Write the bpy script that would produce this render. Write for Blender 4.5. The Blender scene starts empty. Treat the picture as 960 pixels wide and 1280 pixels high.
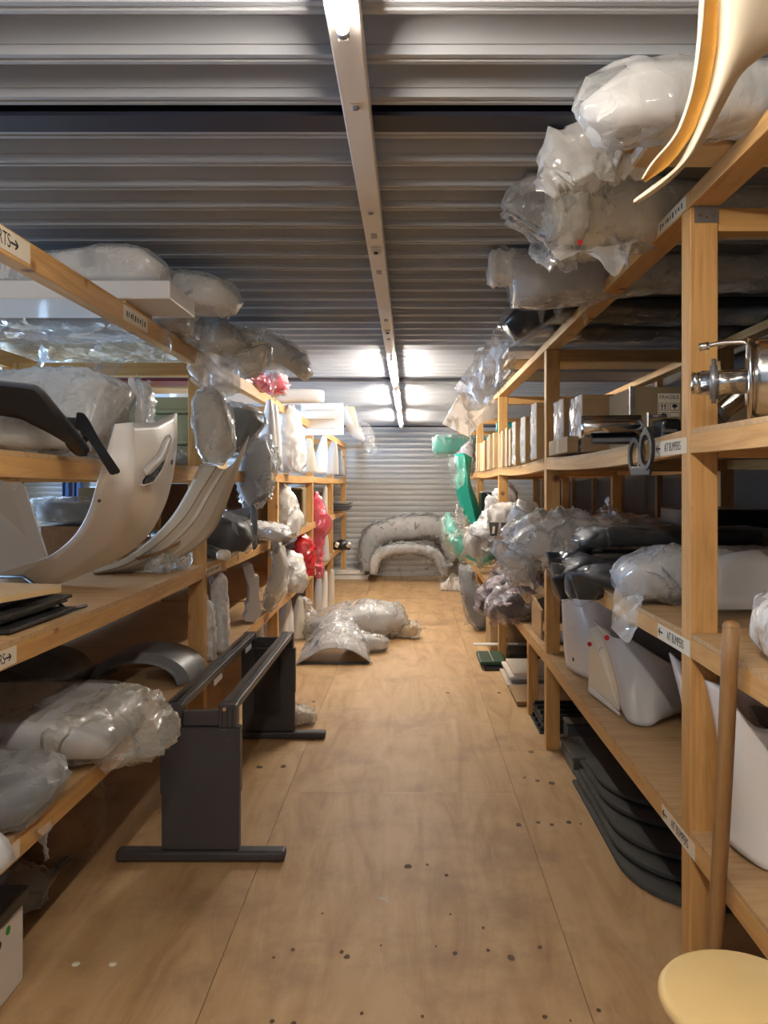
import bpy, bmesh, math, random
from mathutils import Vector, Matrix, noise
R = math.radians
PI = math.pi
scene = bpy.context.scene
C = scene.collection
# ------------------------------------------------------------------ camera, world, light, exposure
F, CX, CY, CH = 960.0, 512.0, 606.0, 1.65       # focal length in pixels, optical axis in the photo, eye height
cam = bpy.data.cameras.new('camera')
cam.sensor_fit = 'HORIZONTAL'; cam.sensor_width = 36; cam.lens = 36
cam.shift_x = -(CX-480)/960; cam.shift_y = -(640-CY)/960
cam.clip_start = .05
camo = bpy.data.objects.new('camera', cam); C.objects.link(camo)
camo.location = (0, 0, CH); camo.rotation_euler = (R(90), 0, 0)
scene.camera = camo
wd = bpy.data.worlds.new('world'); scene.world = wd; wd.use_nodes = True
wd.node_tree.nodes['Background'].inputs[0].default_value = (.55, .72, 1, 1)
wd.node_tree.nodes['Background'].inputs[1].default_value = 1.6
scene.view_settings.view_transform = 'Standard'; scene.view_settings.look = 'None'
scene.view_settings.gamma = 1; scene.view_settings.use_curve_mapping = False
scene.view_settings.exposure = 1.15
DOOR_Y0, DOOR_Y1, DOOR_X, DOOR_H = 2.6, 9.6, -7.2, 2.45     # open roller door in the left wall lets the daylight in
ad = bpy.data.lights.new('daylight', 'AREA'); ad.shape = 'RECTANGLE'; ad.size = DOOR_Y1-DOOR_Y0; ad.size_y = DOOR_H
ad.energy = 1250; ad.color = (.42, .66, 1)
ado = bpy.data.objects.new('daylight', ad); C.objects.link(ado)
ado.location = (DOOR_X-.35, (DOOR_Y0+DOOR_Y1)/2, DOOR_H/2); ado.rotation_euler = (0, R(-90), 0)
ado.rotation_euler = Vector((1, 0, 0)).to_track_quat('-Z', 'Z').to_euler()
TUBE = 95.0                                      # emission of the fluorescent tubes
# ------------------------------------------------------------------ helpers
def V(x, y, z): return Vector((x, y, z))
def W(px, py, d): return Vector(((px-CX)/F*d, d, CH-(py-CY)/F*d))
def onX(px, py, X): return W(px, py, X*F/(px-CX))
def onZ(px, py, z): return W(px, py, (CH-z)*F/(py-CY))
def tag(o, label=None, cat=None, group=None, kind=None):
    if label: o['label'] = label
    if cat: o['category'] = cat
    if group: o['group'] = group
    if kind: o['kind'] = kind
    return o
def thing(name, label, cat, loc, group=None, kind=None):
    o = bpy.data.objects.new(name, None); C.objects.link(o); o.location = loc; o.empty_display_size = .1
    return tag(o, label, cat, group, kind)
def wloc(o):
    v = Vector(o.location)
    while o.parent: o = o.parent; v = v+Vector(o.location)
    return v
def link(name, me, mat, parent=None):
    o = bpy.data.objects.new(name, me); C.objects.link(o)
    if mat and not me.materials: me.materials.append(mat)
    if parent:
        me.transform(Matrix.Translation(-wloc(parent))); o.parent = parent
    else:
        vs = [v.co for v in me.vertices]
        c = Vector(((min(v.x for v in vs)+max(v.x for v in vs))/2, (min(v.y for v in vs)+max(v.y for v in vs))/2, min(v.z for v in vs)))
        me.transform(Matrix.Translation(-c)); o.location = c
    return o
def mesh(vs, fs, smooth=False):
    me = bpy.data.meshes.new('m'); me.from_pydata([tuple(v) for v in vs], [], fs); me.update()
    if smooth: me.polygons.foreach_set('use_smooth', [True]*len(me.polygons))
    return me
BOXF = [(0,2,3,1), (4,5,7,6), (0,1,5,4), (2,6,7,3), (0,4,6,2), (1,3,7,5)]
def boxmesh(lo, hi, M=None, bev=0):
    vs = [Vector((x, y, z)) for x in (lo[0], hi[0]) for y in (lo[1], hi[1]) for z in (lo[2], hi[2])]
    if M: vs = [M @ v for v in vs]
    me = mesh(vs, [f for f in BOXF])
    bm = bmesh.new(); bm.from_mesh(me); bmesh.ops.recalc_face_normals(bm, faces=bm.faces)
    if bev: bmesh.ops.bevel(bm, geom=bm.edges[:], offset=bev, segments=2, affect='EDGES', profile=.5)
    bm.to_mesh(me); bm.free()
    return me
def box(name, lo, hi, mat, parent=None, bev=0, M=None):
    return link(name, boxmesh(lo, hi, M, bev), mat, parent)
def rbox(name, c, size, mat, parent=None, rot=(0, 0, 0), bev=0):
    from mathutils import Euler
    M = Matrix.Translation(Vector(c)) @ Euler([R(a) for a in rot]).to_matrix().to_4x4()
    h = Vector(size)/2
    return link(name, boxmesh(-h, h, M, bev), mat, parent)
def cr(pts, n):
    """Catmull-Rom resampling of a polyline of Vectors (any dimension) to n points, even in chord length"""
    if len(pts) == 1: return [pts[0].copy() for _ in range(n)]
    P = [pts[0]*2-pts[1]]+list(pts)+[pts[-1]*2-pts[-2]]
    k = len(pts)-1
    L = [0]
    for i in range(k): L.append(L[-1]+max(1e-6, (pts[i+1]-pts[i]).length))
    out = []
    for j in range(n):
        s = L[-1]*j/(n-1); i = 0
        while i < k-1 and s > L[i+1]: i += 1
        t = (s-L[i])/(L[i+1]-L[i])
        a, b, c, d = P[i], P[i+1], P[i+2], P[i+3]
        out.append(.5*((2*b)+(c-a)*t+(2*a-5*b+4*c-d)*t*t+(3*b-a-3*c+d)*t**3))
    return out
def ridged(p):
    """smooth swells with thin sharp creases, as in stretched film"""
    n1 = 1-abs(noise.noise(p)); n2 = 1-abs(noise.noise(p*2.3+Vector((5, 1, 9)))); n3 = noise.noise(p*.45)
    n4 = 1-abs(noise.noise(p*5.1+Vector((2, 7, 3))))
    return .75*n1**5+.4*n2**6+.2*n4**6+.55*n3-.4
def crumple(me, amp, freq, seed):
    q = random.Random(seed*31+7)
    o = Vector((seed*7.13, seed*3.7, seed*1.9))
    rot = Matrix.Rotation(q.uniform(0, PI), 3, 'X') @ Matrix.Rotation(q.uniform(0, PI), 3, 'Z')
    ns = [v.normal.copy() for v in me.vertices]
    for v, nn in zip(me.vertices, ns):
        p = rot @ v.co
        w = Vector((noise.noise(v.co*3+o), noise.noise(v.co*3-o), noise.noise(v.co*3+o*2)))*.08
        p = Vector(((p.x+w.x)*1.0, (p.y+w.y)*.8, (p.z+w.z)*.28))*freq+o
        v.co += nn*amp*ridged(p)
    me.update()
def loftmesh(spine, rad, n=20, m=18, e=2.0, up=None, crum=0, freq=9, seed=0, taper=True, flat=0):
    """closed tube of superellipse sections along a spine; rad = one (a,b) or a list of them"""
    if not isinstance(rad, list): rad = [rad]*len(spine)
    rr = [Vector((a, b, 0)) for a, b in rad]
    if m > len(spine):
        sp = cr(spine, m)
        L = [0]
        for i in range(len(spine)-1): L.append(L[-1]+max(1e-6, (spine[i+1]-spine[i]).length))
        rs = []
        for j in range(m):
            s = L[-1]*j/(m-1); i = 0
            while i < len(spine)-2 and s > L[i+1]: i += 1
            t = max(0, min(1, (s-L[i])/(L[i+1]-L[i]))); t = t*t*(3-2*t)
            rs.append(rr[i].lerp(rr[i+1], t))
    else: sp, rs = list(spine), rr
    vs, fs = [], []
    k = len(sp)
    for i in range(k):
        t = (sp[min(k-1, i+1)]-sp[max(0, i-1)]).normalized()
        u = Vector(up) if up else (Vector((0, 0, 1)) if abs(t.z) < .8 else Vector((0, 1, 0)))
        side = u.cross(t).normalized(); u2 = t.cross(side)
        for j in range(n):
            th = 2*PI*j/n; c, s = math.cos(th), math.sin(th)
            x = math.copysign(abs(c)**(2/e), c)*rs[i].x; y = math.copysign(abs(s)**(2/e), s)*rs[i].y
            if flat and y < -flat*rs[i].y: y = -flat*rs[i].y
            vs.append(sp[i]+side*x+u2*y)
    for i in range(k-1):
        for j in range(n):
            a, b = i*n+j, i*n+(j+1) % n
            fs.append((a, b, b+n, a+n))
    vs += [sum((vs[j] for j in range(n)), Vector())/n, sum((vs[(k-1)*n+j] for j in range(n)), Vector())/n]
    for j in range(n):
        fs.append((len(vs)-2, (j+1) % n, j)); fs.append((len(vs)-1, (k-1)*n+j, (k-1)*n+(j+1) % n))
    me = mesh(vs, fs, True)
    if crum: crumple(me, crum, freq, seed)
    return me
def loft(name, spine, rad, mat, parent=None, **kw): return link(name, loftmesh(spine, rad, **kw), mat, parent)
def tube(name, pts, r, mat, parent=None, n=10, m=None): return link(name, loftmesh(pts, (r, r), n=n, m=m or len(pts)), mat, parent)
def rod(name, a, b, r, mat, parent=None, n=12):
    me = loftmesh([Vector(a), Vector(b)], (r, r), n=n, m=2)
    for p in me.polygons:
        if len(p.vertices) == 3: p.use_smooth = False
    return link(name, me, mat, parent)
def ribbon(name, curves, mat, parent=None, thick=.006, nu=24, nv=3, crum=0, freq=9, seed=0, smooth_across=False, sharp=True, off=-1):
    """shell surface lofted between several curves of 3-D points, given thickness"""
    cs = [cr([Vector(p) for p in c], nu) for c in curves]
    rows = []; marks = []
    if smooth_across:
        cols = [cr([c[j] for c in cs], (len(cs)-1)*nv+1) for j in range(nu)]
        rows = [[cols[j][i] for j in range(nu)] for i in range((len(cs)-1)*nv+1)]
    else:
        for i in range(len(cs)-1):
            for k in range(nv): rows.append([cs[i][j].lerp(cs[i+1][j], k/nv) for j in range(nu)])
            if i: marks.append(i*nv)
        rows.append(cs[-1])
    vs = [p for r in rows for p in r]
    fs = [(i*nu+j, i*nu+j+1, (i+1)*nu+j+1, (i+1)*nu+j) for i in range(len(rows)-1) for j in range(nu-1)]
    me = mesh(vs, fs, True)
    if sharp and marks:
        at = me.attributes.new('sharp_edge', 'BOOLEAN', 'EDGE')
        ms = set(marks)
        for e in me.edges:
            a, b = e.vertices
            if a//nu == b//nu and a//nu in ms: at.data[e.index].value = True
    if crum: crumple(me, crum, freq, seed)
    o = link(name, me, mat, parent)
    if thick:
        s = o.modifiers.new('thickness', 'SOLIDIFY'); s.thickness = thick; s.offset = off
    return o
def slab(name, pts, vec, mat, parent=None, bev=0):
    """flat outline extruded along a vector"""
    pts = [Vector(p) for p in pts]; n = len(pts); vec = Vector(vec)
    me = mesh(pts+[p+vec for p in pts], [tuple(range(n)), tuple(range(2*n-1, n-1, -1))]+[(i, i+n, (i+1) % n+n, (i+1) % n) for i in range(n)])
    bm = bmesh.new(); bm.from_mesh(me); bmesh.ops.recalc_face_normals(bm, faces=bm.faces)
    if bev: bmesh.ops.bevel(bm, geom=bm.edges[:], offset=bev, segments=2, affect='EDGES')
    bm.to_mesh(me); bm.free()
    return link(name, me, mat, parent)
def arc(c, u, v, a0, a1, n):
    c, u, v = Vector(c), Vector(u), Vector(v)
    return [c+u*math.cos(R(a0+(a1-a0)*i/(n-1)))+v*math.sin(R(a0+(a1-a0)*i/(n-1))) for i in range(n)]
def lathe(name, prof, c, mat, parent=None, axis='Z', n=32):
    vs, fs = [], []
    for r, h in prof:
        for j in range(n):
            t = 2*PI*j/n; x, y = r*math.cos(t), r*math.sin(t)
            vs.append(Vector(c)+(Vector((x, y, h)) if axis == 'Z' else Vector((h, x, y)) if axis == 'X' else Vector((x, h, y))))
    k = len(prof)
    for i in range(k-1):
        for j in range(n): fs.append((i*n+j, i*n+(j+1) % n, (i+1)*n+(j+1) % n, (i+1)*n+j))
    me = mesh(vs, fs, True)
    bm = bmesh.new(); bm.from_mesh(me); bmesh.ops.recalc_face_normals(bm, faces=bm.faces); bm.to_mesh(me); bm.free()
    return link(name, me, mat, parent)
def text(name, s, M, size, mat, parent, extrude=.0006, align='CENTER', sx=1):
    cu = bpy.data.curves.new(name, 'FONT'); cu.body = s; cu.size = size; cu.align_x = align; cu.align_y = 'CENTER'; cu.extrude = extrude
    t = bpy.data.objects.new('t', cu); C.objects.link(t)
    dg = bpy.context.evaluated_depsgraph_get(); me = bpy.data.meshes.new_from_object(t.evaluated_get(dg))
    bpy.data.objects.remove(t); bpy.data.curves.remove(cu)
    me.materials.clear()
    me.transform(M @ Matrix.Diagonal((sx, 1, 1, 1)))
    return link(name, me, mat, parent)
def frame(o, ex, ey):
    ex, ey = Vector(ex).normalized(), Vector(ey).normalized(); ez = ex.cross(ey)
    M = Matrix((ex, ey, ez)).transposed().to_4x4(); M.translation = Vector(o)
    return M
# ------------------------------------------------------------------ materials
def nodes(name):
    m = bpy.data.materials.new(name); m.use_nodes = True
    nt = m.node_tree
    return m, nt, nt.nodes['Principled BSDF']
def nd(nt, t, **kw):
    n = nt.nodes.new(t)
    for k, v in kw.items():
        if k in n.inputs: n.inputs[k].default_value = v
        else: setattr(n, k, v)
    return n
def ramp(nt, fac, stops):
    r = nt.nodes.new('ShaderNodeValToRGB')
    while len(r.color_ramp.elements) < len(stops): r.color_ramp.elements.new(.5)
    for e, (p, c) in zip(r.color_ramp.elements, stops): e.position = p; e.color = (*c, 1) if len(c) == 3 else c
    nt.links.new(fac, r.inputs[0]); return r.outputs[0]
def coords(nt, kind='Object', scale=(1, 1, 1)):
    tc = nt.nodes.new('ShaderNodeTexCoord'); mp = nt.nodes.new('ShaderNodeMapping'); mp.inputs['Scale'].default_value = scale
    nt.links.new(tc.outputs[kind], mp.inputs[0]); return mp.outputs[0]
def bump(nt, b, h, strength, dist=.01):
    n = nd(nt, 'ShaderNodeBump', Strength=strength, Distance=dist); nt.links.new(h, n.inputs['Height']); nt.links.new(n.outputs[0], b.inputs['Normal'])
def noi(nt, vec, scale, detail=4, rough=.55, dist=0):
    n = nd(nt, 'ShaderNodeTexNoise', Scale=scale, Detail=detail, Roughness=rough, Distortion=dist); nt.links.new(vec, n.inputs['Vector']); return n.outputs['Fac']
def plain(name, col, rough=.5, metal=0, var=.12, scale=6, bmp=0, bscale=60, spec=.5, coat=0):
    m, nt, b = nodes(name)
    v = coords(nt)
    c0 = tuple(max(0, x*(1-var)) for x in col); c1 = tuple(min(1, x*(1+var)) for x in col)
    nt.links.new(ramp(nt, noi(nt, v, scale), [(.3, c0), (.7, c1)]), b.inputs['Base Color'])
    b.inputs['Roughness'].default_value = rough; b.inputs['Metallic'].default_value = metal; b.inputs['Specular IOR Level'].default_value = spec
    b.inputs['Coat Weight'].default_value = coat
    if bmp: bump(nt, b, noi(nt, v, bscale), bmp, .004)
    return m
def wood(name, c0, c1, c2, axis, rough=.55, knots=True):
    """pine: grain stretched along an axis"""
    m, nt, b = nodes(name)
    s = [14, 14, 14]; s['XYZ'.index(axis)] = .9
    v = coords(nt, 'Object', s)
    g = noi(nt, v, 2.2, 5, .6, 1.2)
    col = ramp(nt, g, [(.25, c0), (.5, c1), (.75, c2)])
    if knots:
        s2 = [1.0, 1.0, 1.0]
        vo = nd(nt, 'ShaderNodeTexVoronoi', Scale=4.3); nt.links.new(coords(nt, 'Object', s2), vo.inputs['Vector'])
        k = ramp(nt, vo.outputs['Distance'], [(.06, (1, 1, 1)), (.13, (0, 0, 0))])
        mx = nd(nt, 'ShaderNodeMix', data_type='RGBA'); nt.links.new(k, mx.inputs[0]); nt.links.new(col, mx.inputs[6]); mx.inputs[7].default_value = (c0[0]*.45, c0[1]*.35, c0[2]*.3, 1)
        col = mx.outputs[2]
    nt.links.new(col, b.inputs['Base Color']); b.inputs['Roughness'].default_value = rough
    bump(nt, b, g, .15, .003)
    return m
def film(name, col=(.9, .9, .9), a0=.15, a1=.8, rough=.1, scale=16, strength=.7, dist=.02, facet=.75):
    """clear crinkled plastic film: flat facets between folds; nearly clear face-on, whitish and reflecting at a slant"""
    m, nt, b = nodes(name)
    L = nt.links.new
    v = coords(nt)
    wob = nd(nt, 'ShaderNodeTexNoise', Scale=scale*.3, Detail=2); L(v, wob.inputs['Vector'])
    sc = nd(nt, 'ShaderNodeVectorMath', operation='SCALE'); L(wob.outputs['Color'], sc.inputs[0]); sc.inputs['Scale'].default_value = .25
    wv = nd(nt, 'ShaderNodeVectorMath', operation='ADD'); L(v, wv.inputs[0]); L(sc.outputs[0], wv.inputs[1])
    mp = nd(nt, 'ShaderNodeMapping'); mp.inputs['Scale'].default_value = (1, .6, .8); mp.inputs['Rotation'].default_value = (.5, .3, .8); L(wv.outputs[0], mp.inputs[0])
    n2 = noi(nt, mp.outputs[0], scale*.5, 3, .5)
    bp_ = nd(nt, 'ShaderNodeBump', Strength=strength*.8, Distance=dist*1.5); L(n2, bp_.inputs['Height'])
    acc = bp_.outputs[0]
    for ss, k in ((scale*.45, facet), (scale*1.25, facet*.8)):
        vo = nd(nt, 'ShaderNodeTexVoronoi', Scale=ss, feature='F1'); L(mp.outputs[0], vo.inputs['Vector'])
        su = nd(nt, 'ShaderNodeVectorMath', operation='SUBTRACT'); L(vo.outputs['Color'], su.inputs[0]); su.inputs[1].default_value = (.5, .5, .5)
        s2 = nd(nt, 'ShaderNodeVectorMath', operation='SCALE'); L(su.outputs[0], s2.inputs[0]); s2.inputs['Scale'].default_value = k
        a2 = nd(nt, 'ShaderNodeVectorMath', operation='ADD'); L(acc, a2.inputs[0]); L(s2.outputs[0], a2.inputs[1]); acc = a2.outputs[0]
    nm = nd(nt, 'ShaderNodeVectorMath', operation='NORMALIZE'); L(acc, nm.inputs[0]); L(nm.outputs[0], b.inputs['Normal'])
    b.inputs['Base Color'].default_value = (*col, 1); b.inputs['Roughness'].default_value = rough
    b.inputs['Specular IOR Level'].default_value = 1.0
    b.inputs['Coat Weight'].default_value = .7; b.inputs['Coat Roughness'].default_value = .06; L(nm.outputs[0], b.inputs['Coat Normal'])
    lw = nd(nt, 'ShaderNodeLayerWeight', Blend=.35); L(nm.outputs[0], lw.inputs['Normal'])
    al = nd(nt, 'ShaderNodeMapRange'); L(lw.outputs['Facing'], al.inputs[0])
    al.inputs[1].default_value = .08; al.inputs[2].default_value = .8; al.inputs[3].default_value = a0; al.inputs[4].default_value = a1
    L(al.outputs[0], b.inputs['Alpha'])
    return m
def emit(name, col, s):
    m, nt, b = nodes(name); b.inputs['Emission Color'].default_value = (*col, 1); b.inputs['Emission Strength'].default_value = s
    b.inputs['Base Color'].default_value = (.9, .9, .9, 1)
    return m
M = {}
PA, PB, PC = (.45, .225, .065), (.60, .33, .11), (.70, .42, .165)
M['pine_x'] = wood('pine_x', PA, PB, PC, 'X'); M['pine_y'] = wood('pine_y', PA, PB, PC, 'Y'); M['pine_z'] = wood('pine_z', PA, PB, PC, 'Z')
M['ply'] = wood('shelf_plywood', (.40, .235, .10), (.52, .33, .16), (.60, .40, .21), 'X', .6, False)
M['stick'] = wood('stick_wood', (.22, .11, .04), (.30, .16, .06), (.36, .2, .08), 'Z', .5, False)
M['bark'] = wood('dark_board', (.2, .1, .04), (.25, .13, .055), (.3, .17, .08), 'Y', .6, False)
def floor_mat():
    m, nt, b = nodes('floor_plywood')
    tc = nt.nodes.new('ShaderNodeTexCoord'); oi = nt.nodes.new('ShaderNodeObjectInfo')
    ad = nd(nt, 'ShaderNodeVectorMath', operation='ADD'); nt.links.new(tc.outputs['Object'], ad.inputs[0])
    cm = nd(nt, 'ShaderNodeCombineXYZ'); ml = nd(nt, 'ShaderNodeMath', operation='MULTIPLY'); nt.links.new(oi.outputs['Random'], ml.inputs[0]); ml.inputs[1].default_value = 37
    for i in range(3): nt.links.new(ml.outputs[0], cm.inputs[i])
    nt.links.new(cm.outputs[0], ad.inputs[1])
    mp = nd(nt, 'ShaderNodeMapping'); mp.inputs['Scale'].default_value = (3.2, .55, 1); nt.links.new(ad.outputs[0], mp.inputs[0])
    g = noi(nt, mp.outputs[0], 1.6, 6, .62, 1.6)
    col = ramp(nt, g, [(.22, (.35, .195, .082)), (.42, (.52, .32, .145)), (.60, (.61, .40, .20)), (.82, (.69, .49, .27))])
    mp2 = nd(nt, 'ShaderNodeMapping'); mp2.inputs['Scale'].default_value = (1, 1, 1); nt.links.new(ad.outputs[0], mp2.inputs[0])
    st = noi(nt, mp2.outputs[0], 2.1, 5, .65)
    k = ramp(nt, st, [(.50, (0, 0, 0)), (.72, (1, 1, 1))])
    mx = nd(nt, 'ShaderNodeMix', data_type='RGBA'); mx.inputs[7].default_value = (.34, .205, .105, 1)
    q = nd(nt, 'ShaderNodeMath', operation='MULTIPLY'); nt.links.new(k, q.inputs[0]); q.inputs[1].default_value = .8
    nt.links.new(q.outputs[0], mx.inputs[0]); nt.links.new(col, mx.inputs[6])
    # fine scuffs
    mp3 = nd(nt, 'ShaderNodeMapping'); mp3.inputs['Scale'].default_value = (9, 1.2, 1); nt.links.new(ad.outputs[0], mp3.inputs[0])
    sc = noi(nt, mp3.outputs[0], 5, 4, .7, .5)
    k2 = ramp(nt, sc, [(.60, (0, 0, 0)), (.78, (.5, .5, .5))])
    mx2 = nd(nt, 'ShaderNodeMix', data_type='RGBA'); mx2.inputs[7].default_value = (.68, .49, .29, 1)
    nt.links.new(k2, mx2.inputs[0]); nt.links.new(mx.outputs[2], mx2.inputs[6])
    nt.links.new(mx2.outputs[2], b.inputs['Base Color']); b.inputs['Roughness'].default_value = .55
    bump(nt, b, g, .1, .003)
    return m
M['floor'] = floor_mat()
M['knot'] = plain('floor_knot', (.12, .07, .035), .7)
M['deck'] = plain('roof_deck_steel', (.38, .395, .42), .5, .3, .10, 1.5, .05, 20)
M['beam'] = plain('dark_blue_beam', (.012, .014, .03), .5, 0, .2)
M['wallsteel'] = plain('wall_steel', (.66, .66, .65), .36, .25, .07, 1.2)
M['ivory'] = plain('trunking_enamel', (.90, .86, .80), .4, 0, .04, 2)
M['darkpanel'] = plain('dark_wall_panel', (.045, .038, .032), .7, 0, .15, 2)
M['bluepost'] = plain('blue_painted_steel', (.03, .10, .30), .4)
M['white'] = plain('white_gelcoat', (.86, .83, .80), .34, 0, .03, 3, 0, 60, .5, .2)
M['whitematte'] = plain('white_foam', (.80, .78, .74), .6, 0, .05, 8, .1)
M['cream'] = plain('cream_gelcoat', (.70, .63, .52), .32, 0, .05, 3, 0, 60, .5, .1)
M['ivorygel'] = plain('ivory_gelcoat', (.86, .78, .62), .3, 0, .04, 3)
M['shell'] = plain('ivory_shell', (.60, .52, .39), .35, 0, .03, 3)
M['yellowin'] = plain('raw_fibreglass', (.50, .24, .03), .4, 0, .15, 14)
M['lgrey'] = plain('light_grey_panel', (.58, .57, .56), .35, 0, .05, 3)
M['grey'] = plain('grey_primer', (.20, .205, .215), .4, 0, .10, 4)
M['dgrey'] = plain('dark_grey_primer', (.075, .078, .085), .42, 0, .12, 4)
M['desk'] = plain('charcoal_desk_steel', (.055, .052, .057), .42, 0, .08, 5)
M['black'] = plain('black_plastic', (.012, .012, .014), .28, 0, .2, 6)
M['satin'] = plain('satin_black', (.02, .02, .022), .45, 0, .2, 6)
M['mat'] = plain('dark_rubber', (.058, .058, .053), .62, 0, .15, 7, .2, 90)
M['chrome'] = plain('polished_steel', (.72, .70, .67), .16, 1, .05, 4)
M['steel'] = plain('galvanised_steel', (.30, .31, .33), .4, .8, .15, 20)
M['card'] = plain('cardboard', (.42, .27, .135), .75, 0, .08, 5, .05)
M['cardl'] = plain('pale_cardboard', (.60, .43, .22), .7, 0, .07, 5)
M['cardd'] = plain('drab_cardboard', (.26, .19, .10), .75, 0, .08, 5)
M['paper'] = plain('sign_paper', (.74, .66, .52), .7, 0, .03)
M['ink'] = plain('black_ink', (.02, .018, .016), .7)
M['teal'] = plain('teal_plastic', (.01, .36, .27), .4, 0, .1, 4)
M['green'] = plain('sage_green_plastic', (.36, .40, .26), .5, 0, .08, 4)
M['dkgreen'] = plain('dark_green_case', (.02, .06, .03), .4)
M['brightgreen'] = plain('bright_green_print', (.03, .42, .06), .5)
M['red'] = plain('red_plastic', (.62, .02, .025), .35, 0, .1, 5)
M['reddot'] = plain('red_sticker', (.55, .01, .02), .5)
M['pink'] = plain('pink_film', (.80, .12, .17), .3, 0, .2, 7)
M['maroon'] = plain('dark_red_panel', (.16, .012, .016), .4)
M['beech'] = plain('birch_seat', (.90, .66, .30), .4, 0, .05, 2)
M['tape'] = plain('tape_amber', (.58, .52, .38), .2)
M['film'] = film('clear_film', (.93, .93, .92), .16, .85); M['film_w'] = film('milky_film', (.93, .91, .88), .5, .9, .18, 12, .6)
M['film_g'] = film('grey_crinkled_film', (.64, .65, .66), .18, .8, .1, 13, .9, .025)
M['film_d'] = film('film_over_dark', (.5, .52, .53), .05, .45, .08, 10, .8, .02)
M['film_y'] = film('yellowed_film', (.90, .85, .74), .2, .8, .12, 18, .9)
M['film_p'] = film('mauve_film', (.72, .62, .66), .2, .8, .12, 16, .9)
M['film_pink'] = film('pink_clear_film', (.85, .16, .22), .5, .95, .15, 12, .8)
M['film_red'] = film('red_clear_film', (.75, .02, .03), .75, .98, .2, 12, .8)
M['film_t'] = film('teal_tinted_film', (.62, .86, .78), .2, .8, .1, 12, .8)
M['bubble'] = film('bubble_wrap', (.96, .94, .91), .55, .95, .15, 30, .9, .012, .5)
# ------------------------------------------------------------------ the room
XL, XR, Y0, Y1, ZC = DOOR_X, 2.30, -4.0, 13.9, 2.70
fl = tag(box('floor', (XL, Y0, -.12), (XR, Y1, -.02), M['bark']), 'dark subfloor under worn plywood sheets', None, None, 'structure')
rnd = random.Random(4)
sx0 = -.655
for i in range(-6, 3):
    xa, xb = max(XL, sx0+i*1.22), min(XR, sx0+(i+1)*1.22)
    if xb-xa < .02: continue
    off = 4.125 if i % 2 == 0 else 4.76
    k0 = math.floor((Y0-off)/2.44)
    for k in range(k0, 9):
        ya, yb = max(Y0, off+k*2.44), min(Y1, off+(k+1)*2.44)
        if yb-ya < .02: continue
        g = .0012
        c = Vector(((xa+xb)/2, (ya+yb)/2, 0))
        o = box('plywood_sheet', (xa+g, ya+g, -.0195), (xb-g, yb-g, rnd.uniform(-.0006, 0)), M['floor'], fl)
        o.data.transform(Matrix.Translation(-c)); o.location = c
def disc(c, r, h, n=9, seed=1):
    q = random.Random(seed)
    return [Vector((c[0]+r*q.uniform(.75, 1.2)*math.cos(2*PI*i/n), c[1]+1.25*r*q.uniform(.75, 1.2)*math.sin(2*PI*i/n), h)) for i in range(n)]
KN = [(510,1083,9),(427,1190,6),(366,1187,5),(434,1196,8),(639,1197,9),(569,1192,6),(610,1188,5),(648,1031,8),(673,1028,6),(690,1031,6),(711,1028,7),(664,940,7),(690,979,8),(672,976,6),(656,972,4),(324,959,8),(354,958,8),(342,1197,4),(367,1280,8),(452,1267,5),(340,1277,6),(528,1271,5),(681,1271,6),(748,1263,6),(713,1276,3),(534,1081,4),(558,1094,5),(675,1184,5),(545,1183,3),(476,1182,3),(392,877,5),(560,866,5),(624,866,5),(726,1030,3),(403,1142,3),(563,1143,3),(604,1160,4)]
for i, (px, py, s) in enumerate(KN):
    p = onZ(px, py, .0); r = s*.5/F*p.y
    slab('knot', disc(p, r, .0001, 9, i), (0, 0, .0012), M['knot'], fl)
for px, py in ((95, 1205), (141, 1205)):
    p = onZ(px, py, 0); lathe('screw_cap', [(0, .004), (.012, .003), (.014, 0), (.014, -.001)], p, M['paper'], fl, n=12)
# ceiling: trapezoid roof deck in sheets, dark beams underneath
cl = thing('ceiling', 'grey ribbed steel roof deck', None, (0, 5, ZC), None, 'structure'); del cl['label']
PITCH = .205
def deckmesh(x0, x1, y0, n):
    prof = []
    for i in range(n):
        y = y0+i*PITCH
        prof += [(y, .075), (y+.098, .075), (y+.122, .02), (y+.128, .02), (y+.134, 0), (y+.150, 0), (y+.154, .007), (y+.160, .007), (y+.164, 0), (y+.178, 0)]
    prof.append((y0+n*PITCH, .075))
    vs = [(x, y, ZC+z) for x in (x0, x1) for y, z in prof]; k = len(prof)
    return mesh(vs, [(i, i+1, k+i+1, k+i) for i in range(k-1)])
xs = [XL, -4.6, -2.0, .75, XR]
ny = int(math.ceil((Y1-Y0)/PITCH/6))
for j in range(4):
    for i in range(ny):
        link('roof_sheet', deckmesh(xs[j], xs[j+1]+.004, Y0+i*6*PITCH-.03*(j % 2)*0, 6), M['deck'], cl)
box('roof_top', (XL, Y0, ZC+.085), (XR, Y1+.3, ZC+.12), M['beam'], cl)
for y, w in ((-3.2, .1), (2.16, .10), (7.55, .16), (13.72, .14)):
    o = thing('trim_1', None, None, (0, y, ZC), None, 'structure')
    box('beam_flange', (XL, y, ZC-.012), (XR, y+w, ZC+.0), M['beam'], o)
    box('beam_web', (XL, y+w/2-.006, ZC), (XR, y+w/2+.006, ZC+.084), M['beam'], o)
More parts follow.
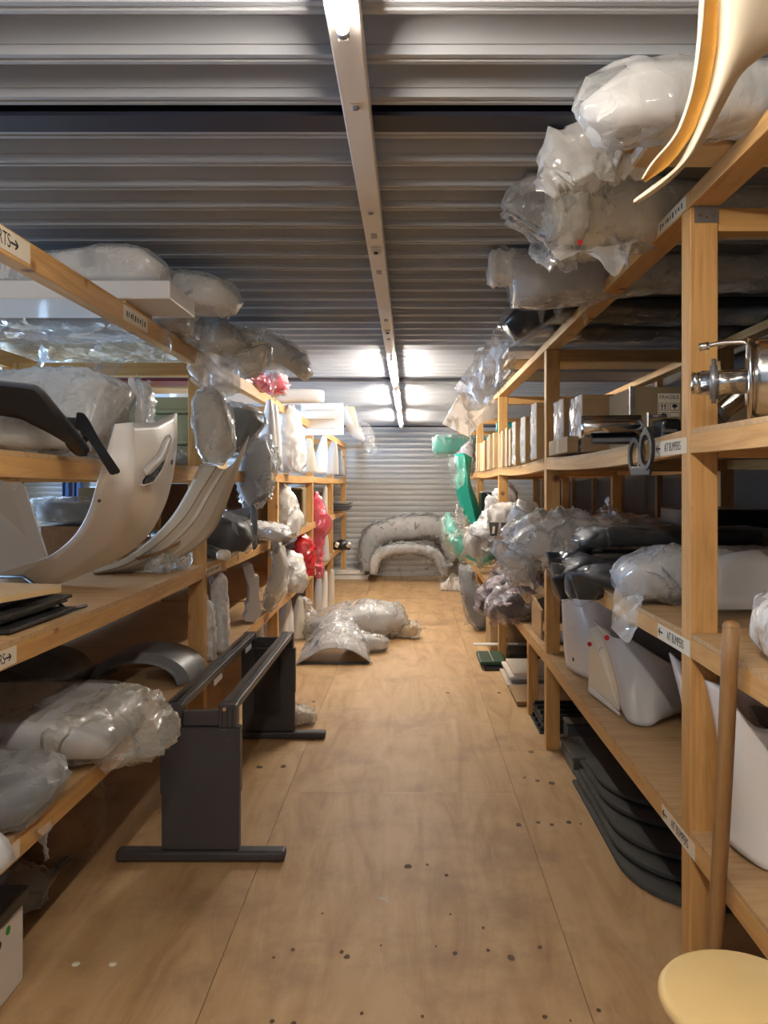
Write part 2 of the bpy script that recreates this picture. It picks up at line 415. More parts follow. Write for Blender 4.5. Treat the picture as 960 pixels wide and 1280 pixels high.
# walls
def slatwall(name, a, b, z0, z1, pitch, depth, mat):
    """horizontal profiled steel cladding between plan points a and b, relief towards the left of a->b"""
    a, b = Vector((*a, 0)), Vector((*b, 0)); t = (b-a).normalized(); nrm = Vector((-t.y, t.x, 0))
    prof = []; z = z0
    while z < z1:
        for dz, dd in ((0, 0), (.012, depth*.5), (.03, depth), (pitch*.62, depth), (pitch*.80, depth*.25), (pitch*.93, 0)):
            if z+dz <= z1: prof.append((z+dz, dd))
        z += pitch
    prof.append((z1, 0)); k = len(prof)
    vs = [p+nrm*d+Vector((0, 0, z)) for p in (a, b) for z, d in prof]
    o = link(name, mesh(vs, [(i, k+i, k+i+1, i+1) for i in range(k-1)]), mat); o['kind'] = 'structure'
    s = o.modifiers.new('t', 'SOLIDIFY'); s.thickness = .01; s.offset = -1
    return o
slatwall('wall_end', (XR, Y1), (XL, Y1), -.01, ZC+.08, .098, .022, M['wallsteel'])
slatwall('wall_left', (XL, DOOR_Y1+.001), (XL, Y0), DOOR_H, ZC+.08, .098, .022, M['wallsteel'])
slatwall('wall_left', (XL, Y1), (XL, DOOR_Y1), -.01, ZC+.08, .098, .022, M['wallsteel'])
slatwall('wall_left', (XL, DOOR_Y0), (XL, Y0), -.01, DOOR_H, .098, .022, M['wallsteel'])
slatwall('wall_back', (XL, Y0), (XR, Y0), -.01, ZC+.08, .098, .022, M['wallsteel'])
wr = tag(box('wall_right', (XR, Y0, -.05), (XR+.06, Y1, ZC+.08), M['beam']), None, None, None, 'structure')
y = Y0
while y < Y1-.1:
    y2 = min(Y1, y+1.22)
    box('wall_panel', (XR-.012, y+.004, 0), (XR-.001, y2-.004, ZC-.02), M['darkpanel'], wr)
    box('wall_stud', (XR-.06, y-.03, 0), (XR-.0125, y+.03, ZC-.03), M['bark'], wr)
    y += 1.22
# blue steel columns against the far end of the neighbouring aisle
for x, n in ((-6.10, 1), (-5.9, 2)):
    o = thing('trim_%d' % (n+1), None, None, (x, 13.7, 0), None, 'structure')
    for dx in (-.05, .05): box('flange', (x+dx-.006, 13.6, 0), (x+dx+.006, 13.75, ZC-.03), M['bluepost'], o)
    box('web', (x-.044, 13.67, 0), (x+.044, 13.68, ZC-.03), M['bluepost'], o)
# ------------------------------------------------------------------ light trunking with tubes
BX, BZ = -.14, 2.63
tr = thing('light_trunking', 'long pale ceiling light trunking running down the aisle', 'light', (BX, 5, BZ))
box('batten', (BX-.036, -2.5, BZ), (BX+.036, 13.6, BZ+.055), M['ivory'], tr, .004)
M['tube'] = emit('fluorescent_tube', (1, .91, .79), TUBE*.9); M['tube2'] = emit('far_fluorescent_tube', (1, .91, .79), TUBE*1.22)  # far tubes emit more than the near ones, to brighten the middle floor
def tubelamp(y0, y1):
    rod('tube', (BX, y0, BZ-.03), (BX, y1, BZ-.03), .013, M['tube' if y0 < 3 else 'tube2'], tr)
    for y in (y0, y1):
        s = 1 if y == y1 else -1
        rod('tube_cap', (BX, y, BZ-.03), (BX, y+s*.025, BZ-.03), .0135, M['steel'], tr)
        box('lamp_holder', (BX-.011, y+s*.025-.008, BZ-.045), (BX+.011, y+s*.025+.008, BZ-.0005), M['ivory'], tr, .002)
for a, b in ((-2.1, -.6), (.10, 1.60), (5.85, 7.35), (8.05, 9.85), (10.6, 12.4)): tubelamp(a, b)
for py in (133, 265):
    y = (BZ-CH)*F/(CY-py)
    lathe('screw', [(0, -.010), (.007, -.009), (.010, -.006), (.010, 0)], (BX, y, BZ), M['steel'], tr, n=10)
    box('clip', (BX-.012, y-.018, BZ-.003), (BX+.012, y+.018, BZ-.0003), M['ivory'], tr)
for py in (311, 413):
    y = (BZ-CH)*F/(CY-py)
    box('socket', (BX-.018, y-.03, BZ-.014), (BX+.018, y+.03, BZ-.0003), M['whitematte'], tr, .002)
    rod('contact', (BX, y+.002, BZ-.0145), (BX, y+.002, BZ-.022), .009, M['black'], tr)
for py in (295, 340, 400, 424):
    y = (BZ-CH)*F/(CY-py)
    box('knockout', (BX-.012, y-.03, BZ-.002), (BX+.012, y+.03, BZ-.0002), M['steel'], tr)
# ------------------------------------------------------------------ timber racks
def rail(name, x0, x1, y0, y1, z0, z1, sag, mat, parent):
    n = 8; vs = []; fs = []
    for i in range(n+1):
        t = i/n; s = -sag*4*t*(1-t); y = y0+(y1-y0)*t
        vs += [(x0, y, z0+s), (x1, y, z0+s), (x1, y, z1+s), (x0, y, z1+s)]
    for i in range(n):
        for j in range(4): a, b = i*4+j, i*4+(j+1) % 4; fs.append((a, a+4, b+4, b))
    fs += [(0, 1, 2, 3), (n*4+3, n*4+2, n*4+1, n*4)]
    me = mesh(vs, fs); bm = bmesh.new(); bm.from_mesh(me); bmesh.ops.recalc_face_normals(bm, faces=bm.faces); bm.to_mesh(me); bm.free()
    return link(name, me, mat, parent)
LF, LB, RF, RB = -1.125, -2.225, .851, 2.02        # front and back faces of the two racks
LP = [1.84, 4.19, 6.54, 8.92, 11.23, 13.5]
RP = [-.11, 2.33, 4.78, 7.32, 9.72, 12.0]
LZ = dict(low=.652, mid=1.213, up=1.75, top=2.37)   # top of each level
RZ = dict(low=.600, mid=1.200, up=1.82, top=2.545)
PW, PD = .085, .075
def rack(label, f, b, posts, Z, sgn, topflat):
    t = thing('shelving_rack', label, 'shelving', ((f+b)/2, (posts[0]+posts[-1])/2, 0), 'timber racks')
    for i, y in enumerate(posts):
        x0, x1 = sorted((f, f-sgn*PW))
        x2, x3 = sorted((b, b+sgn*PW))
        ztop = Z['top']-.052
        box('post', (x0, y, 0), (x1, y+PD, ztop), M['pine_z'], t, .003)
        box('post', (x2, y, 0), (x3, y+PD, ztop), M['pine_z'], t, .003)
        for lv in ('low', 'mid', 'up', 'top'):
            zz = Z[lv]-.015 if lv != 'top' else Z['top']-.052
            xa, xb = sorted((f-sgn*(PW+.002), b+sgn*(PW+.002)))
            box('cross_rail', (xa, y+.004, zz-.072), (xb, y+PD-.004, zz-.001), M['pine_x'], t, .002)
    for i in range(len(posts)-1):
        ya, yb = posts[i]+PD+.001, posts[i+1]-.001
        for lv in ('low', 'mid', 'up'):
            z = Z[lv]-.0155; sag = .02 if (lv == 'up' and sgn < 0 and i > 0) else .008
            for xx, s in ((f, 1), (b, -1)):
                xa, xb = sorted((xx, xx-s*sgn*.045))
                rail('rail', xa, xb, ya, yb, z-.058, z, sag, M['pine_y'], t)
            xa, xb = sorted((f-sgn*.001, b+sgn*.001))
            rail('shelf_board', xa, xb, ya, yb, z+.0005, z+.0155, sag, M['ply'], t)
        for xx, s in ((f, 1), (b, -1)):
            xa, xb = sorted((xx, xx-s*sgn*topflat))
            ya2 = posts[i]+.001 if i else posts[i]; yb2 = posts[i+1]-.001
            if i == len(posts)-2: yb2 = posts[-1]+PD
            box('top_rail', (xa, ya2, Z['top']-.05 if sgn < 0 else Z['top']-.08), (xb, yb2, Z['top']), M['pine_y'], t, .003)
        xa, xb = sorted((f-sgn*topflat, b+sgn*topflat))
    return t
LR = rack('long pine rack on the left side of the aisle', LF, LB, LP, LZ, 1, .055)
RR = rack('long pine rack on the right side of the aisle', RF, RB, RP, RZ, -1, .09)
box('stub_post', (RF, 5.50, 0), (RF+.07, 5.57, RZ['low']-.075), M['pine_z'], RR, .003)
# dark boards close the back of the left rack below and behind the farther bays
M['backboard'] = plain('dark_back_board', (.085, .05, .028), .75, 0, .2, 3)
for i in range(len(LP)-1):
    ya, yb = LP[i]+.002, LP[i+1]-.002
    for z0, z1 in ((.03, .56), (.66, 1.12))+(((1.22, 1.66),) if i else ()):
        if i == 1 and z0 > 1.2: ya = 5.72       # left open: daylight shows between the shelves here
        box('back_board', (LB-.022, ya, z0), (LB-.002, yb, z1), M['backboard'], LR)
# metal plate bracket on the near right post
rbox('bracket', (RF+.048, 2.33-.0025, 2.50), (.072, .004, .11), M['steel'], RR)
for dx, dz in ((-.02, -.035), (0, -.04), (.02, -.035), (-.01, .02), (.015, .03)):
    rod('screw', (RF+.048+dx, 2.3255, 2.50+dz), (RF+.048+dx, 2.322, 2.50+dz), .004, M['chrome'], RR, 8)
def sign(rackobj, X, y0, y1, zc, h, s, size, sgn, sx=.8, end=None):
    xx = X+sgn*.0018
    a, b = sorted((X+sgn*.0004, X+sgn*.0018))
    o = box('sign', (a, min(y0, y1), zc-h/2), (b, max(y0, y1), zc+h/2), M['paper'], rackobj)
    if s:
        Mx = frame((xx+sgn*.0002, end, zc), (0, sgn, 0), (0, 0, 1))
        text('lettering', s, Mx, size, M['ink'], o, .0002, 'RIGHT', sx)
    else:                                        # worn print, too blurred to read
        q = random.Random(int(abs(y0)*100)); y = min(y0, y1)+.03
        while y < max(y0, y1)-.04:
            hh = h*q.uniform(.25, .5); xa, xb = sorted((xx+sgn*.0001, xx+sgn*.0004)); box('worn_print', (xa, y, zc-hh/2), (xb, y+q.uniform(.006, .014), zc+hh/2), M['ink'], o); y += q.uniform(.018, .03)
    return o
# the arrow glyph is built from strokes because the font lacks it
def arrow(o, X, y, zc, L, sgn, d):
    xx = X+sgn*.0023
    for p, q in (((-L/2, 0), (L/2, 0)), ((L/2*d, 0), (L/2*d-L*.38*d, L*.3)), ((L/2*d, 0), (L/2*d-L*.38*d, -L*.3))):
        a, b = Vector((xx, y+sgn*p[0], zc+p[1])), Vector((xx, y+sgn*q[0], zc+q[1]))
        t = (b-a).normalized(); u = Vector((sgn, 0, 0)).cross(t)*L*.07
        slab('arrow', [a-u, b-u, b+u, a+u], (sgn*.0004, 0, 0), M['ink'], o)
# left rack reads left to right with growing depth
def yl(px): return LF*F/(px-CX)
def yr(px): return RF*F/(px-CX)
s = sign(LR, LF, yl(-62), yl(37), 2.333, .062, 'SKIRTS', .056, 1, .72, yl(12.5)); arrow(s, LF, yl(17), 2.333, .042, 1, 1)
s = sign(LR, LF, yl(-60), yl(20), LZ['mid']-.046, .05, 'BUMPERS', .042, 1, .72, yl(5.5)); arrow(s, LF, yl(9), LZ['mid']-.046, .032, 1, 1)
s = sign(LR, LF, yl(-60), yl(24), LZ['low']-.046, .05, 'BUMPERS', .042, 1, .72, yl(8)); arrow(s, LF, yl(12), LZ['low']-.046, .034, 1, 1)
sign(LR, LF, yl(154), yl(184), 2.33, .06, '', .05, 1)
sign(LR, LF, yl(257), yl(276), LZ['mid']-.048, .042, '', .042, 1)
def rsign(pa, pb, z, h):
    ya, yb = yr(pa), yr(pb)
    xx = RF-.0018
    o = box('sign', (RF-.0018, min(ya, yb), z-h/2), (RF-.0004, max(ya, yb), z+h/2), M['paper'], RR)
    Ls = abs(ya-yb)
    Mx = frame((xx-.0002, (ya+yb)/2-.02, z), (0, -1, 0), (0, 0, 1))
    text('lettering', 'AIT BUMPERS', Mx, h*.8, M['ink'], o, .0002, 'CENTER', .72*Ls/.33)
    arrow(o, RF, max(ya, yb)-.03, z, .042, -1, -1)
rsign(859, 820, RZ['up']-.048, .05)
rsign(863, 823, RZ['mid']-.048, .05)
rsign(869, 828, RZ['low']-.048, .05)
sign(RR, RF, yr(858), yr(822), RZ['top']-.025, .042, '', .04, -1)
# ------------------------------------------------------------------ generic wrapped goods
def base(spine): 
    c = sum(spine, Vector())/len(spine); c.z = min(p.z for p in spine); return c
def flaps(t, spine, rad, n, mat, seed, size=None):
    """loose crumpled corners of film standing off a wrapped thing"""
    q = random.Random(seed*17+3)
    for k in range(n):
        u = q.uniform(.1, 1)*(len(spine)-1); i = min(len(spine)-2, int(u)); f = u-i
        p = spine[i].lerp(spine[i+1], f); r = (rad[i][0]+rad[i][1])/2*(1-f)+(rad[i+1][0]+rad[i+1][1])/2*f
        ax = (spine[i+1]-spine[i]).normalized()
        d = V(q.uniform(-1, 1), q.uniform(-1, .2), q.uniform(-.8, .9)); d = (d-ax*d.dot(ax)*.6).normalized()
        sd = d.cross(V(q.uniform(-1, 1), q.uniform(-1, 1), q.uniform(-1, 1))).normalized()
        L = (size or max(.05, r*.9))*q.uniform(.6, 1.15); b = p+d*r*.72
        w = L*q.uniform(.5, .9); e = (d*.8+V(0, 0, -.35)).normalized()
        top = [b-sd*w, b+d*L*.1, b+sd*w]; bot = [b+e*L-sd*w*q.uniform(.1, .5), b+e*L*q.uniform(.9, 1.2), b+e*L+sd*w*q.uniform(.1, .5)]
        ribbon('film_flap', [top, [(x+y)/2+ax*L*q.uniform(-.2, .2) for x, y in zip(top, bot)], bot], mat, t, 0, 10, 5, crum=L*.22, freq=1.1/L, seed=seed+k, smooth_across=True)
def parcel(name, label, cat, spine, rad, inner, skin, group=None, e=3.0, crum=.02, freq=9, seed=1, n=36, m=34, shrink=.86, up=None, flat=0, ie=None, fl=None):
    """goods inside a crinkled film skin: thing > contents, film, film_flap"""
    t = thing(name, label, cat, base(spine), group)
    if not isinstance(rad, list): rad = [rad]*len(spine)
    if inner:
        if len(spine) > 1:
            a = spine[0].lerp(spine[1], .06); b = spine[-1].lerp(spine[-2], .10)
            sp = [a]+list(spine[1:-1])+[b]
        link('contents', loftmesh(sp, [(x*shrink, y*shrink) for x, y in rad], n=20, m=14, e=ie or e+1, up=up, crum=crum*.15, freq=4, seed=seed+3, flat=flat), inner, t)
    if name == 'film_bag': crum *= 1.25
    link('film', loftmesh(spine, rad, n=n, m=m, e=e, up=up, crum=crum, freq=freq, seed=seed, flat=flat), skin, t)
    k = fl if fl is not None else {'film_bag': 6, 'film_sack': 4, 'film_parcel': 3, 'film_roll': 3}.get(name, 0)
    if k: flaps(t, spine, rad, k, skin, seed)
    return t
def hangfilm(name, top, bottom, mat, parent, seed=1, amp=.03, nu=16, freq=7):
    """loose sheet of film hanging between two edges"""
    mid = [(Vector(a)+Vector(b))/2+Vector((noise.noise(Vector((i*1.3, seed, 0)))*amp, noise.noise(Vector((i*1.7, seed, 5)))*amp, 0)) for i, (a, b) in enumerate(zip(top, bottom))]
    return ribbon(name, [top, mid, bottom], mat, parent, thick=0, nu=nu, nv=8, crum=amp, freq=freq, seed=seed, smooth_across=True)
# ------------------------------------------------------------------ LEFT RACK, middle shelf: bumpers
def dface(y): return 2.74+max(0, y-612)/118*.64
def fc(l, add=0.0): return [W(x, y, dface(y)+add*max(0, min(1, (735-y)/130))) for x, y in l]
bp = thing('front_bumper', 'glossy white car bumper cover standing on its end on the left rack', 'bumper', W(60, 733, 3.36))
inner = fc([(4, 717), (40, 702), (66, 692), (92, 670), (110, 640), (122, 600), (134, 562), (143, 530)])
crease = fc([(6, 733), (52, 730), (104, 700), (143, 668), (160, 640), (165, 600), (165, 560), (163, 528)], .04)
rim = fc([(8, 735), (54, 731), (107, 702), (147, 670), (164, 641), (169, 600), (169, 560), (167, 529)], .07)
outer = fc([(10, 736), (60, 732), (128, 706), (174, 678), (200, 640), (213, 600), (219, 556), (219, 516)], .62)
mid = fc([(9, 735.5), (58, 731.5), (120, 705), (164, 675), (186, 641), (194, 600), (197, 560), (195, 528)], .30)
shell = ribbon('shell', [inner, crease, rim, mid, outer], M['white'], bp, .008, 44, 4, sharp=False)
ribbon('inner_flange', [inner, [p+V(.02, .10, 0) for p in inner]], M['white'], bp, .006, 30, 2)
lobe = slab('lip', [W(-40, 603, 3.16), W(24, 602, 3.16), W(30, 607, 3.16), W(46, 655, 3.18), W(60, 699, 3.2), W(30, 716, 3.26), W(-40, 728, 3.3)], (0, .012, .0), M['white'], bp, .003)
def onsurf(curves, px, py, lift=0.0):
    """the point of a lofted surface that projects to a pixel, lifted along its normal"""
    cs = [cr(c, 70) for c in curves]; n = (len(cs)-1)*8+1
    G = [[cs[min(len(cs)-2, i//8)][j].lerp(cs[min(len(cs)-2, i//8)+1][j], i/8-min(len(cs)-2, i//8)) for i in range(n)] for j in range(70)]
    best = min(((j, i) for j in range(1, 69) for i in range(1, n-1)), key=lambda q: (CX+G[q[0]][q[1]].x/G[q[0]][q[1]].y*F-px)**2+(CY-(G[q[0]][q[1]].z-CH)/G[q[0]][q[1]].y*F-py)**2)
    j, i = best
    nn = (G[j+1][i]-G[j-1][i]).cross(G[j][i+1]-G[j][i-1]).normalized()
    if nn.dot(G[j][i]-V(0, 0, CH)) > 0: nn = -nn
    return G[j][i]+nn*lift
BS = [inner, crease, rim, mid, outer]
def bs(l, lift): return [onsurf(BS, x, y, lift) for x, y in l]
low, high = [(174, 603), (183, 600), (192, 592), (199, 581)], [(175, 597), (183, 591), (192, 583), (200, 575)]
ribbon('vent_opening', [bs(low, .012), bs(high, .012)], M['black'], bp, .003, 14, 2)
for i in range(7):
    x = 186+i*2; rod('vent_mesh', onsurf(BS, x, 598-i*2.6, .015), onsurf(BS, x+3, 590-i*2.4, .015), .0022, M['steel'], bp, 6)
ribbon('vent_lip', [bs([(172, 606), (184, 604), (195, 594), (203, 578), (209, 545)], .010), bs([(173, 604), (184, 601), (193, 592), (200, 577), (207, 548)], .024)], M['white'], bp, .004, 18, 2)
ribbon('vent_hood', [bs([(176, 584), (184, 578), (192, 568), (200, 556), (207, 545)], .009), bs([(175, 594), (183, 588), (192, 580), (201, 570), (208, 548)], .018)], M['white'], bp, .003, 18, 2)
for px, py, d in ((124, 626, dface(626)-.012), (17, 611, 3.15)):
    rod('bolt_hole', W(px, py, d), W(px, py, d+.004), .006, M['black' if px > 50 else 'whitematte'], bp, 12)
rod('bolt_hole', onsurf(BS, 210, 577, .012), onsurf(BS, 210, 577, .006), .011, M['black'], bp, 12)
# cream bumper behind it
def f2(l, d0, d1): return [W(x, y, d0+(d1-d0)*i/(len(l)-1)) for i, (x, y) in enumerate(l)]
b2 = thing('rear_bumper', 'cream grooved bumper cover curving up past the left rack post', 'bumper', W(190, 716, 3.82))
eA = f2([(112, 714), (150, 702), (185, 678), (214, 648), (235, 614), (251, 581)], 3.76, 3.92)
eB = f2([(116, 716), (158, 704), (196, 679), (228, 648), (250, 614), (270, 582)], 3.76, 3.90)
eC = f2([(118, 716.5), (164, 706), (205, 682), (238, 650), (258, 616), (276, 588)], 3.77, 3.93)
eC2 = f2([(119, 717), (167, 706.5), (209, 683), (242, 651), (262, 617), (280, 588)], 3.78, 3.93)
eD = f2([(120, 717), (174, 708), (222, 688), (256, 655), (276, 614), (293, 578)], 3.80, 3.98)
eE = f2([(124, 717.5), (182, 711), (236, 690), (268, 660), (287, 615), (310, 545)], 3.83, 4.08)
ribbon('shell', [eA, eB, eC, eC2, eD, eE], M['cream'], b2, .008, 36, 3)
slab('slot', [W(170, 697, 3.78), W(200, 689, 3.79), W(226, 676, 3.80), W(224, 681, 3.80), W(198, 694, 3.79), W(174, 700, 3.78)], (-.002, -.012, 0), M['bark'], b2)
for o0 in (0.0, 1.0):
    l = [eB[i]*(1-o0)+eC2[i]*o0+V(.002, -.004, 0) for i in range(6)]
    ribbon('groove', [l, [p+V(.004, 0, -.006) for p in l]], M['stick'], b2, .002, 24, 1)
# small crinkled bag behind it, on the same shelf
parcel('film_bag', 'small crinkled clear bag on the shelf beneath the cream bumper', 'bag', [onZ(192, 716, 1.215)+V(0, 0, .05), onZ(214, 712, 1.215)+V(0, 0, .06), onZ(236, 710, 1.215)+V(0, 0, .04)], [(.04, .035), (.06, .055), (.03, .03)], M['cream'], M['film'], crum=.03, freq=22, seed=5, shrink=.45)
# back-of-shelf boxes
t = thing('wrapped_box', 'dark box under grey film at the back of the left rack', 'box', V(-2.09, 4.8, 1.215))
box('body', (-2.22, 4.62, 1.215), (-1.92, 4.98, 1.40), M['bark'], t, .003)
parc = loftmesh([V(-2.28, 4.8, 1.49), V(-2.0, 4.8, 1.49), V(-1.84, 4.8, 1.46)], [(.2, .085), (.2, .085), (.17, .05)], n=28, m=20, e=4, crum=.012, freq=9, seed=8)
link('film', parc, M['film_g'], t)
link('contents', loftmesh([V(-2.25, 4.8, 1.485), V(-1.87, 4.8, 1.47)], (.175, .065), n=16, m=6, e=5), M['grey'], t)
t = thing('carton', 'drab open carton by the blue column behind the left rack', 'box', V(-2.11, 5.15, 1.215))
for a, b in (((-2.20, 5.12, 1.215), (-2.0, 5.128, 1.63)), ((-2.20, 5.37, 1.215), (-2.0, 5.378, 1.63)), ((-2.208, 5.12, 1.215), (-2.2, 5.378, 1.63)), ((-2.0, 5.12, 1.215), (-1.992, 5.378, 1.61))): box('side', a, b, M['cardd'], t)
box('flap', (-2.20, 5.05, 1.55), (-2.0, 5.119, 1.556), M['cardd'], t)
# stack of black frames with a plywood board on top
for i, (w, dz) in enumerate(((0, 0), (-.05, .020), (-.02, .040), (-.09, .060))):
    z = 1.2145+dz
    t = thing('black_panel', ['lowest black flat panel in the stack on the left shelf edge', 'second lowest black flat panel in the left shelf stack', 'third black flat panel up in the left shelf stack', 'uppermost black flat panel right under the plywood offcut'][i], 'frame', V(-1.5, 2.4, z), 'black flat panels')
    xr = -1.165+w
    box('frame_bar', (-1.95, 2.24, z), (xr, 2.30, z+.012), M['satin'], t, .002); box('frame_bar', (-1.95, 2.62-w, z), (xr, 2.68-w, z+.012), M['satin'], t, .002)
    box('frame_bar', (xr-.05, 2.301, z), (xr, 2.619-w, z+.012), M['satin'], t, .002); box('infill', (-1.95, 2.301, z+.002), (xr-.051, 2.619-w, z+.009), M['black'], t)
t = slab('plywood_offcut', [V(-1.95, 2.15, 1.295), V(-1.25, 2.2, 1.297), V(-1.135, 2.5, 1.30), V(-1.16, 2.56, 1.30), V(-1.95, 2.75, 1.298)], (0, 0, .018), M['cardl'])
tag(t, 'pale plywood offcut lying on top of the black panels', 'board')
t = tag(tube('bent_rod', [W(-20, 721, 2.92), W(29, 721, 2.86), W(34, 724, 2.84), W(58, 741, 2.75), W(84, 763, 2.655), W(87, 763, 2.66), W(108, 757, 2.755)], .0065, M['satin'], n=8), 'thin bent black rod poking out behind the plywood offcut', 'rod')
# ------------------------------------------------------------------ LEFT RACK, upper shelf, near bay
parcel('bubble_parcel', 'large white bubble-wrapped parcel at the back of the left upper shelf', 'parcel', [V(-2.15, 3.45, 1.94), V(-1.8, 3.45, 1.96), V(-1.45, 3.45, 1.96), V(-1.33, 3.45, 1.93)], [(.22, .17), (.24, .19), (.24, .20), (.21, .16)], M['whitematte'], M['bubble'], e=4, crum=.02, freq=8, seed=2, m=40, n=44)
parcel('bubble_parcel', 'low yellowish bubble-wrapped bundle under the black spoiler', 'parcel', [V(-1.9, 2.62, 1.83), V(-1.55, 2.62, 1.84), V(-1.28, 2.62, 1.825), V(-1.145, 2.62, 1.80)], [(.16, .075), (.17, .085), (.15, .07), (.08, .04)], M['whitematte'], M['film_y'], crum=.02, freq=12, seed=3, m=40)
sp = thing('spoiler', 'glossy black rear spoiler blade resting on a bubble-wrapped bundle', 'spoiler', W(40, 525, 2.45))
sA = [W(-40, 476, 2.42), W(0, 481, 2.42), W(36, 485, 2.42), W(49, 490, 2.42), W(72, 517, 2.42), W(97, 548, 2.42), W(110, 566, 2.42)]
sB = [W(-40, 479, 2.36), W(0, 485, 2.36), W(34, 489, 2.36), W(46, 494, 2.36), W(68, 520, 2.37), W(93, 550, 2.38), W(107, 567, 2.40)]
sC = [W(-40, 511, 2.40), W(0, 517, 2.40), W(28, 522, 2.40), W(45, 530, 2.40), W(66, 540, 2.40), W(88, 552, 2.41), W(104, 568, 2.42)]
ribbon('blade', [sA, sB, sC], M['black'], sp, .014, 40, 3)
ribbon('lower_fin', [[W(84, 552, 2.44), W(98, 560, 2.44), W(110, 562, 2.44)], [W(88, 558, 2.46), W(98, 567, 2.46), W(110, 567, 2.46)]], M['satin'], sp, .01, 10, 2)
t = thing('spoiler_end_plate', 'black angled spoiler end plate hanging over the left upper shelf', 'spoiler', W(115, 560, 2.68))
slab('plate', [W(96, 515, 2.66), W(105, 516, 2.66), W(112, 526, 2.66), W(126, 552, 2.66), W(151, 589, 2.66), W(149, 592, 2.66), W(139, 594, 2.66), W(126, 573, 2.66), W(110, 548, 2.66), W(94, 536, 2.66)], (-.012, .022, 0), M['black'], t, .003)
slab('bracket', [W(79, 521, 2.69), W(95, 522, 2.69), W(112, 549, 2.69), W(106, 556, 2.69), W(96, 547, 2.69)], (-.01, .02, 0), M['satin'], t, .002)
parcel('bubble_parcel', 'upright narrow bubble-wrapped bundle behind the white bumper top', 'parcel', [V(-1.45, 3.82, 1.77), V(-1.45, 3.82, 1.95), V(-1.44, 3.82, 2.08), V(-1.43, 3.82, 2.14)], [(.06, .10), (.07, .11), (.06, .1), (.03, .05)], M['cream'], M['bubble'], crum=.02, freq=14, seed=4)
t = thing('upright_board', 'white upright panel beside the sage green moulding', 'panel', V(-1.33, 3.85, 1.752))
slab('board', [W(154, 582, 3.85), W(160, 472, 3.85), W(166, 472, 3.85), W(176, 500, 3.85), W(176, 582, 3.85)], (0, .02, 0), M['white'], t, .003)
parcel('film_bag', 'clear film sleeve standing between white panel and sage green moulding', 'bag', [V(-1.40, 4.02, 1.76), V(-1.40, 4.02, 1.95), V(-1.39, 4.02, 2.13), V(-1.42, 4.02, 2.20)], [(.035, .08), (.05, .09), (.045, .08), (.01, .02)], M['white'], M['film'], crum=.02, freq=16, seed=6)
t = thing('moulding', 'sage green ribbed plastic moulding on the left upper shelf', 'moulding', V(-1.36, 4.5, 1.752))
for z0, z1, xr, y0 in ((1.752, 1.88, -1.24, 4.42), (1.881, 1.90, -1.19, 4.38), (1.901, 2.06, -1.25, 4.44), (2.061, 2.08, -1.20, 4.40), (2.081, 2.16, -1.27, 4.46)):
    box('rib' if z1-z0 < .05 else 'body', (-1.62, y0, z0), (xr, 4.72, z1), M['green'], t, .008)
loft('grip', [V(-1.18, 4.39, 1.995), V(-1.12, 4.39, 1.995)], (.025, .03), M['green'], t, n=14, m=4, e=3)
parcel('film_bag', 'small dark bag in front of the sage green moulding', 'bag', [V(-1.44, 4.28, 1.79), V(-1.3, 4.28, 1.80), V(-1.2, 4.28, 1.77)], [(.05, .03), (.06, .04), (.03, .02)], M['grey'], M['film_g'], crum=.02, freq=20, seed=9)
parcel('bubble_parcel', 'tall rounded bubble-wrapped parcel leaning out past the left post', 'parcel', [W(268, 580, 4.05), W(269, 556, 4.05), W(267, 528, 4.05), W(260, 502, 4.06), W(254, 489, 4.08)], [(.05, .06), (.10, .10), (.105, .11), (.085, .1), (.035, .05)], M['cream'], M['film'], e=2.6, crum=.016, freq=13, seed=7, m=44, n=44, shrink=.9)
# ------------------------------------------------------------------ LEFT RACK, upper shelf, farther bays
parcel('film_parcel', 'silvery film-wrapped carton on the left upper shelf below a maroon board', 'parcel', [V(-1.75, 5.1, 1.95), V(-1.4, 5.1, 1.98), V(-1.1, 5.05, 2.01), V(-1.02, 5.05, 1.97)], [(.13, .14), (.14, .16), (.14, .17), (.10, .12)], M['grey'], M['film_g'], e=4, crum=.03, freq=12, seed=11)
parcel('film_bag', 'grey film bag hanging over the left upper shelf edge', 'bag', [W(322, 552, 5.35), W(322, 575, 5.3), W(318, 600, 5.3), W(322, 622, 5.3), W(328, 628, 5.3)], [(.08, .06), (.12, .07), (.13, .08), (.10, .06), (.03, .02)], M['lgrey'], M['film_g'], crum=.04, freq=10, seed=12, m=44, n=44, shrink=.86, fl=9)
for i, (px, d, lab) in enumerate(((331, 5.75, 'slender white fin-shaped moulding standing by second left post'), (338, 6.1, 'broader white fin moulding just behind the slender one'))):
    x = (px-CX)/F*d
    t = ribbon('fin_moulding', [[V(x-.08, d, 1.76), V(x-.05, d, 1.95), V(x-.01, d, 2.15), V(x+.02, d, 2.28)], [V(x+.02, d-.03, 1.76), V(x+.04, d-.03, 1.95), V(x+.045, d-.02, 2.15), V(x+.04, d-.01, 2.29)], [V(x+.09, d, 1.76), V(x+.085, d, 1.95), V(x+.07, d, 2.12), V(x+.045, d, 2.28)]], M['white'], None, .01, 16, 3, smooth_across=True)
    tag(t, lab, 'moulding', 'white fins on the left upper shelf')
parcel('film_bag', 'big white bag standing on the left upper shelf past the second post', 'bag', [W(364, 590, 7.0), W(364, 570, 7.0), W(363, 545, 7.0), W(362, 522, 7.0), W(360, 510, 7.02)], [(.10, .10), (.135, .14), (.125, .14), (.09, .1), (.03, .04)], M['whitematte'], M['film_w'], e=2.6, crum=.03, freq=9, seed=13, m=40, n=40)
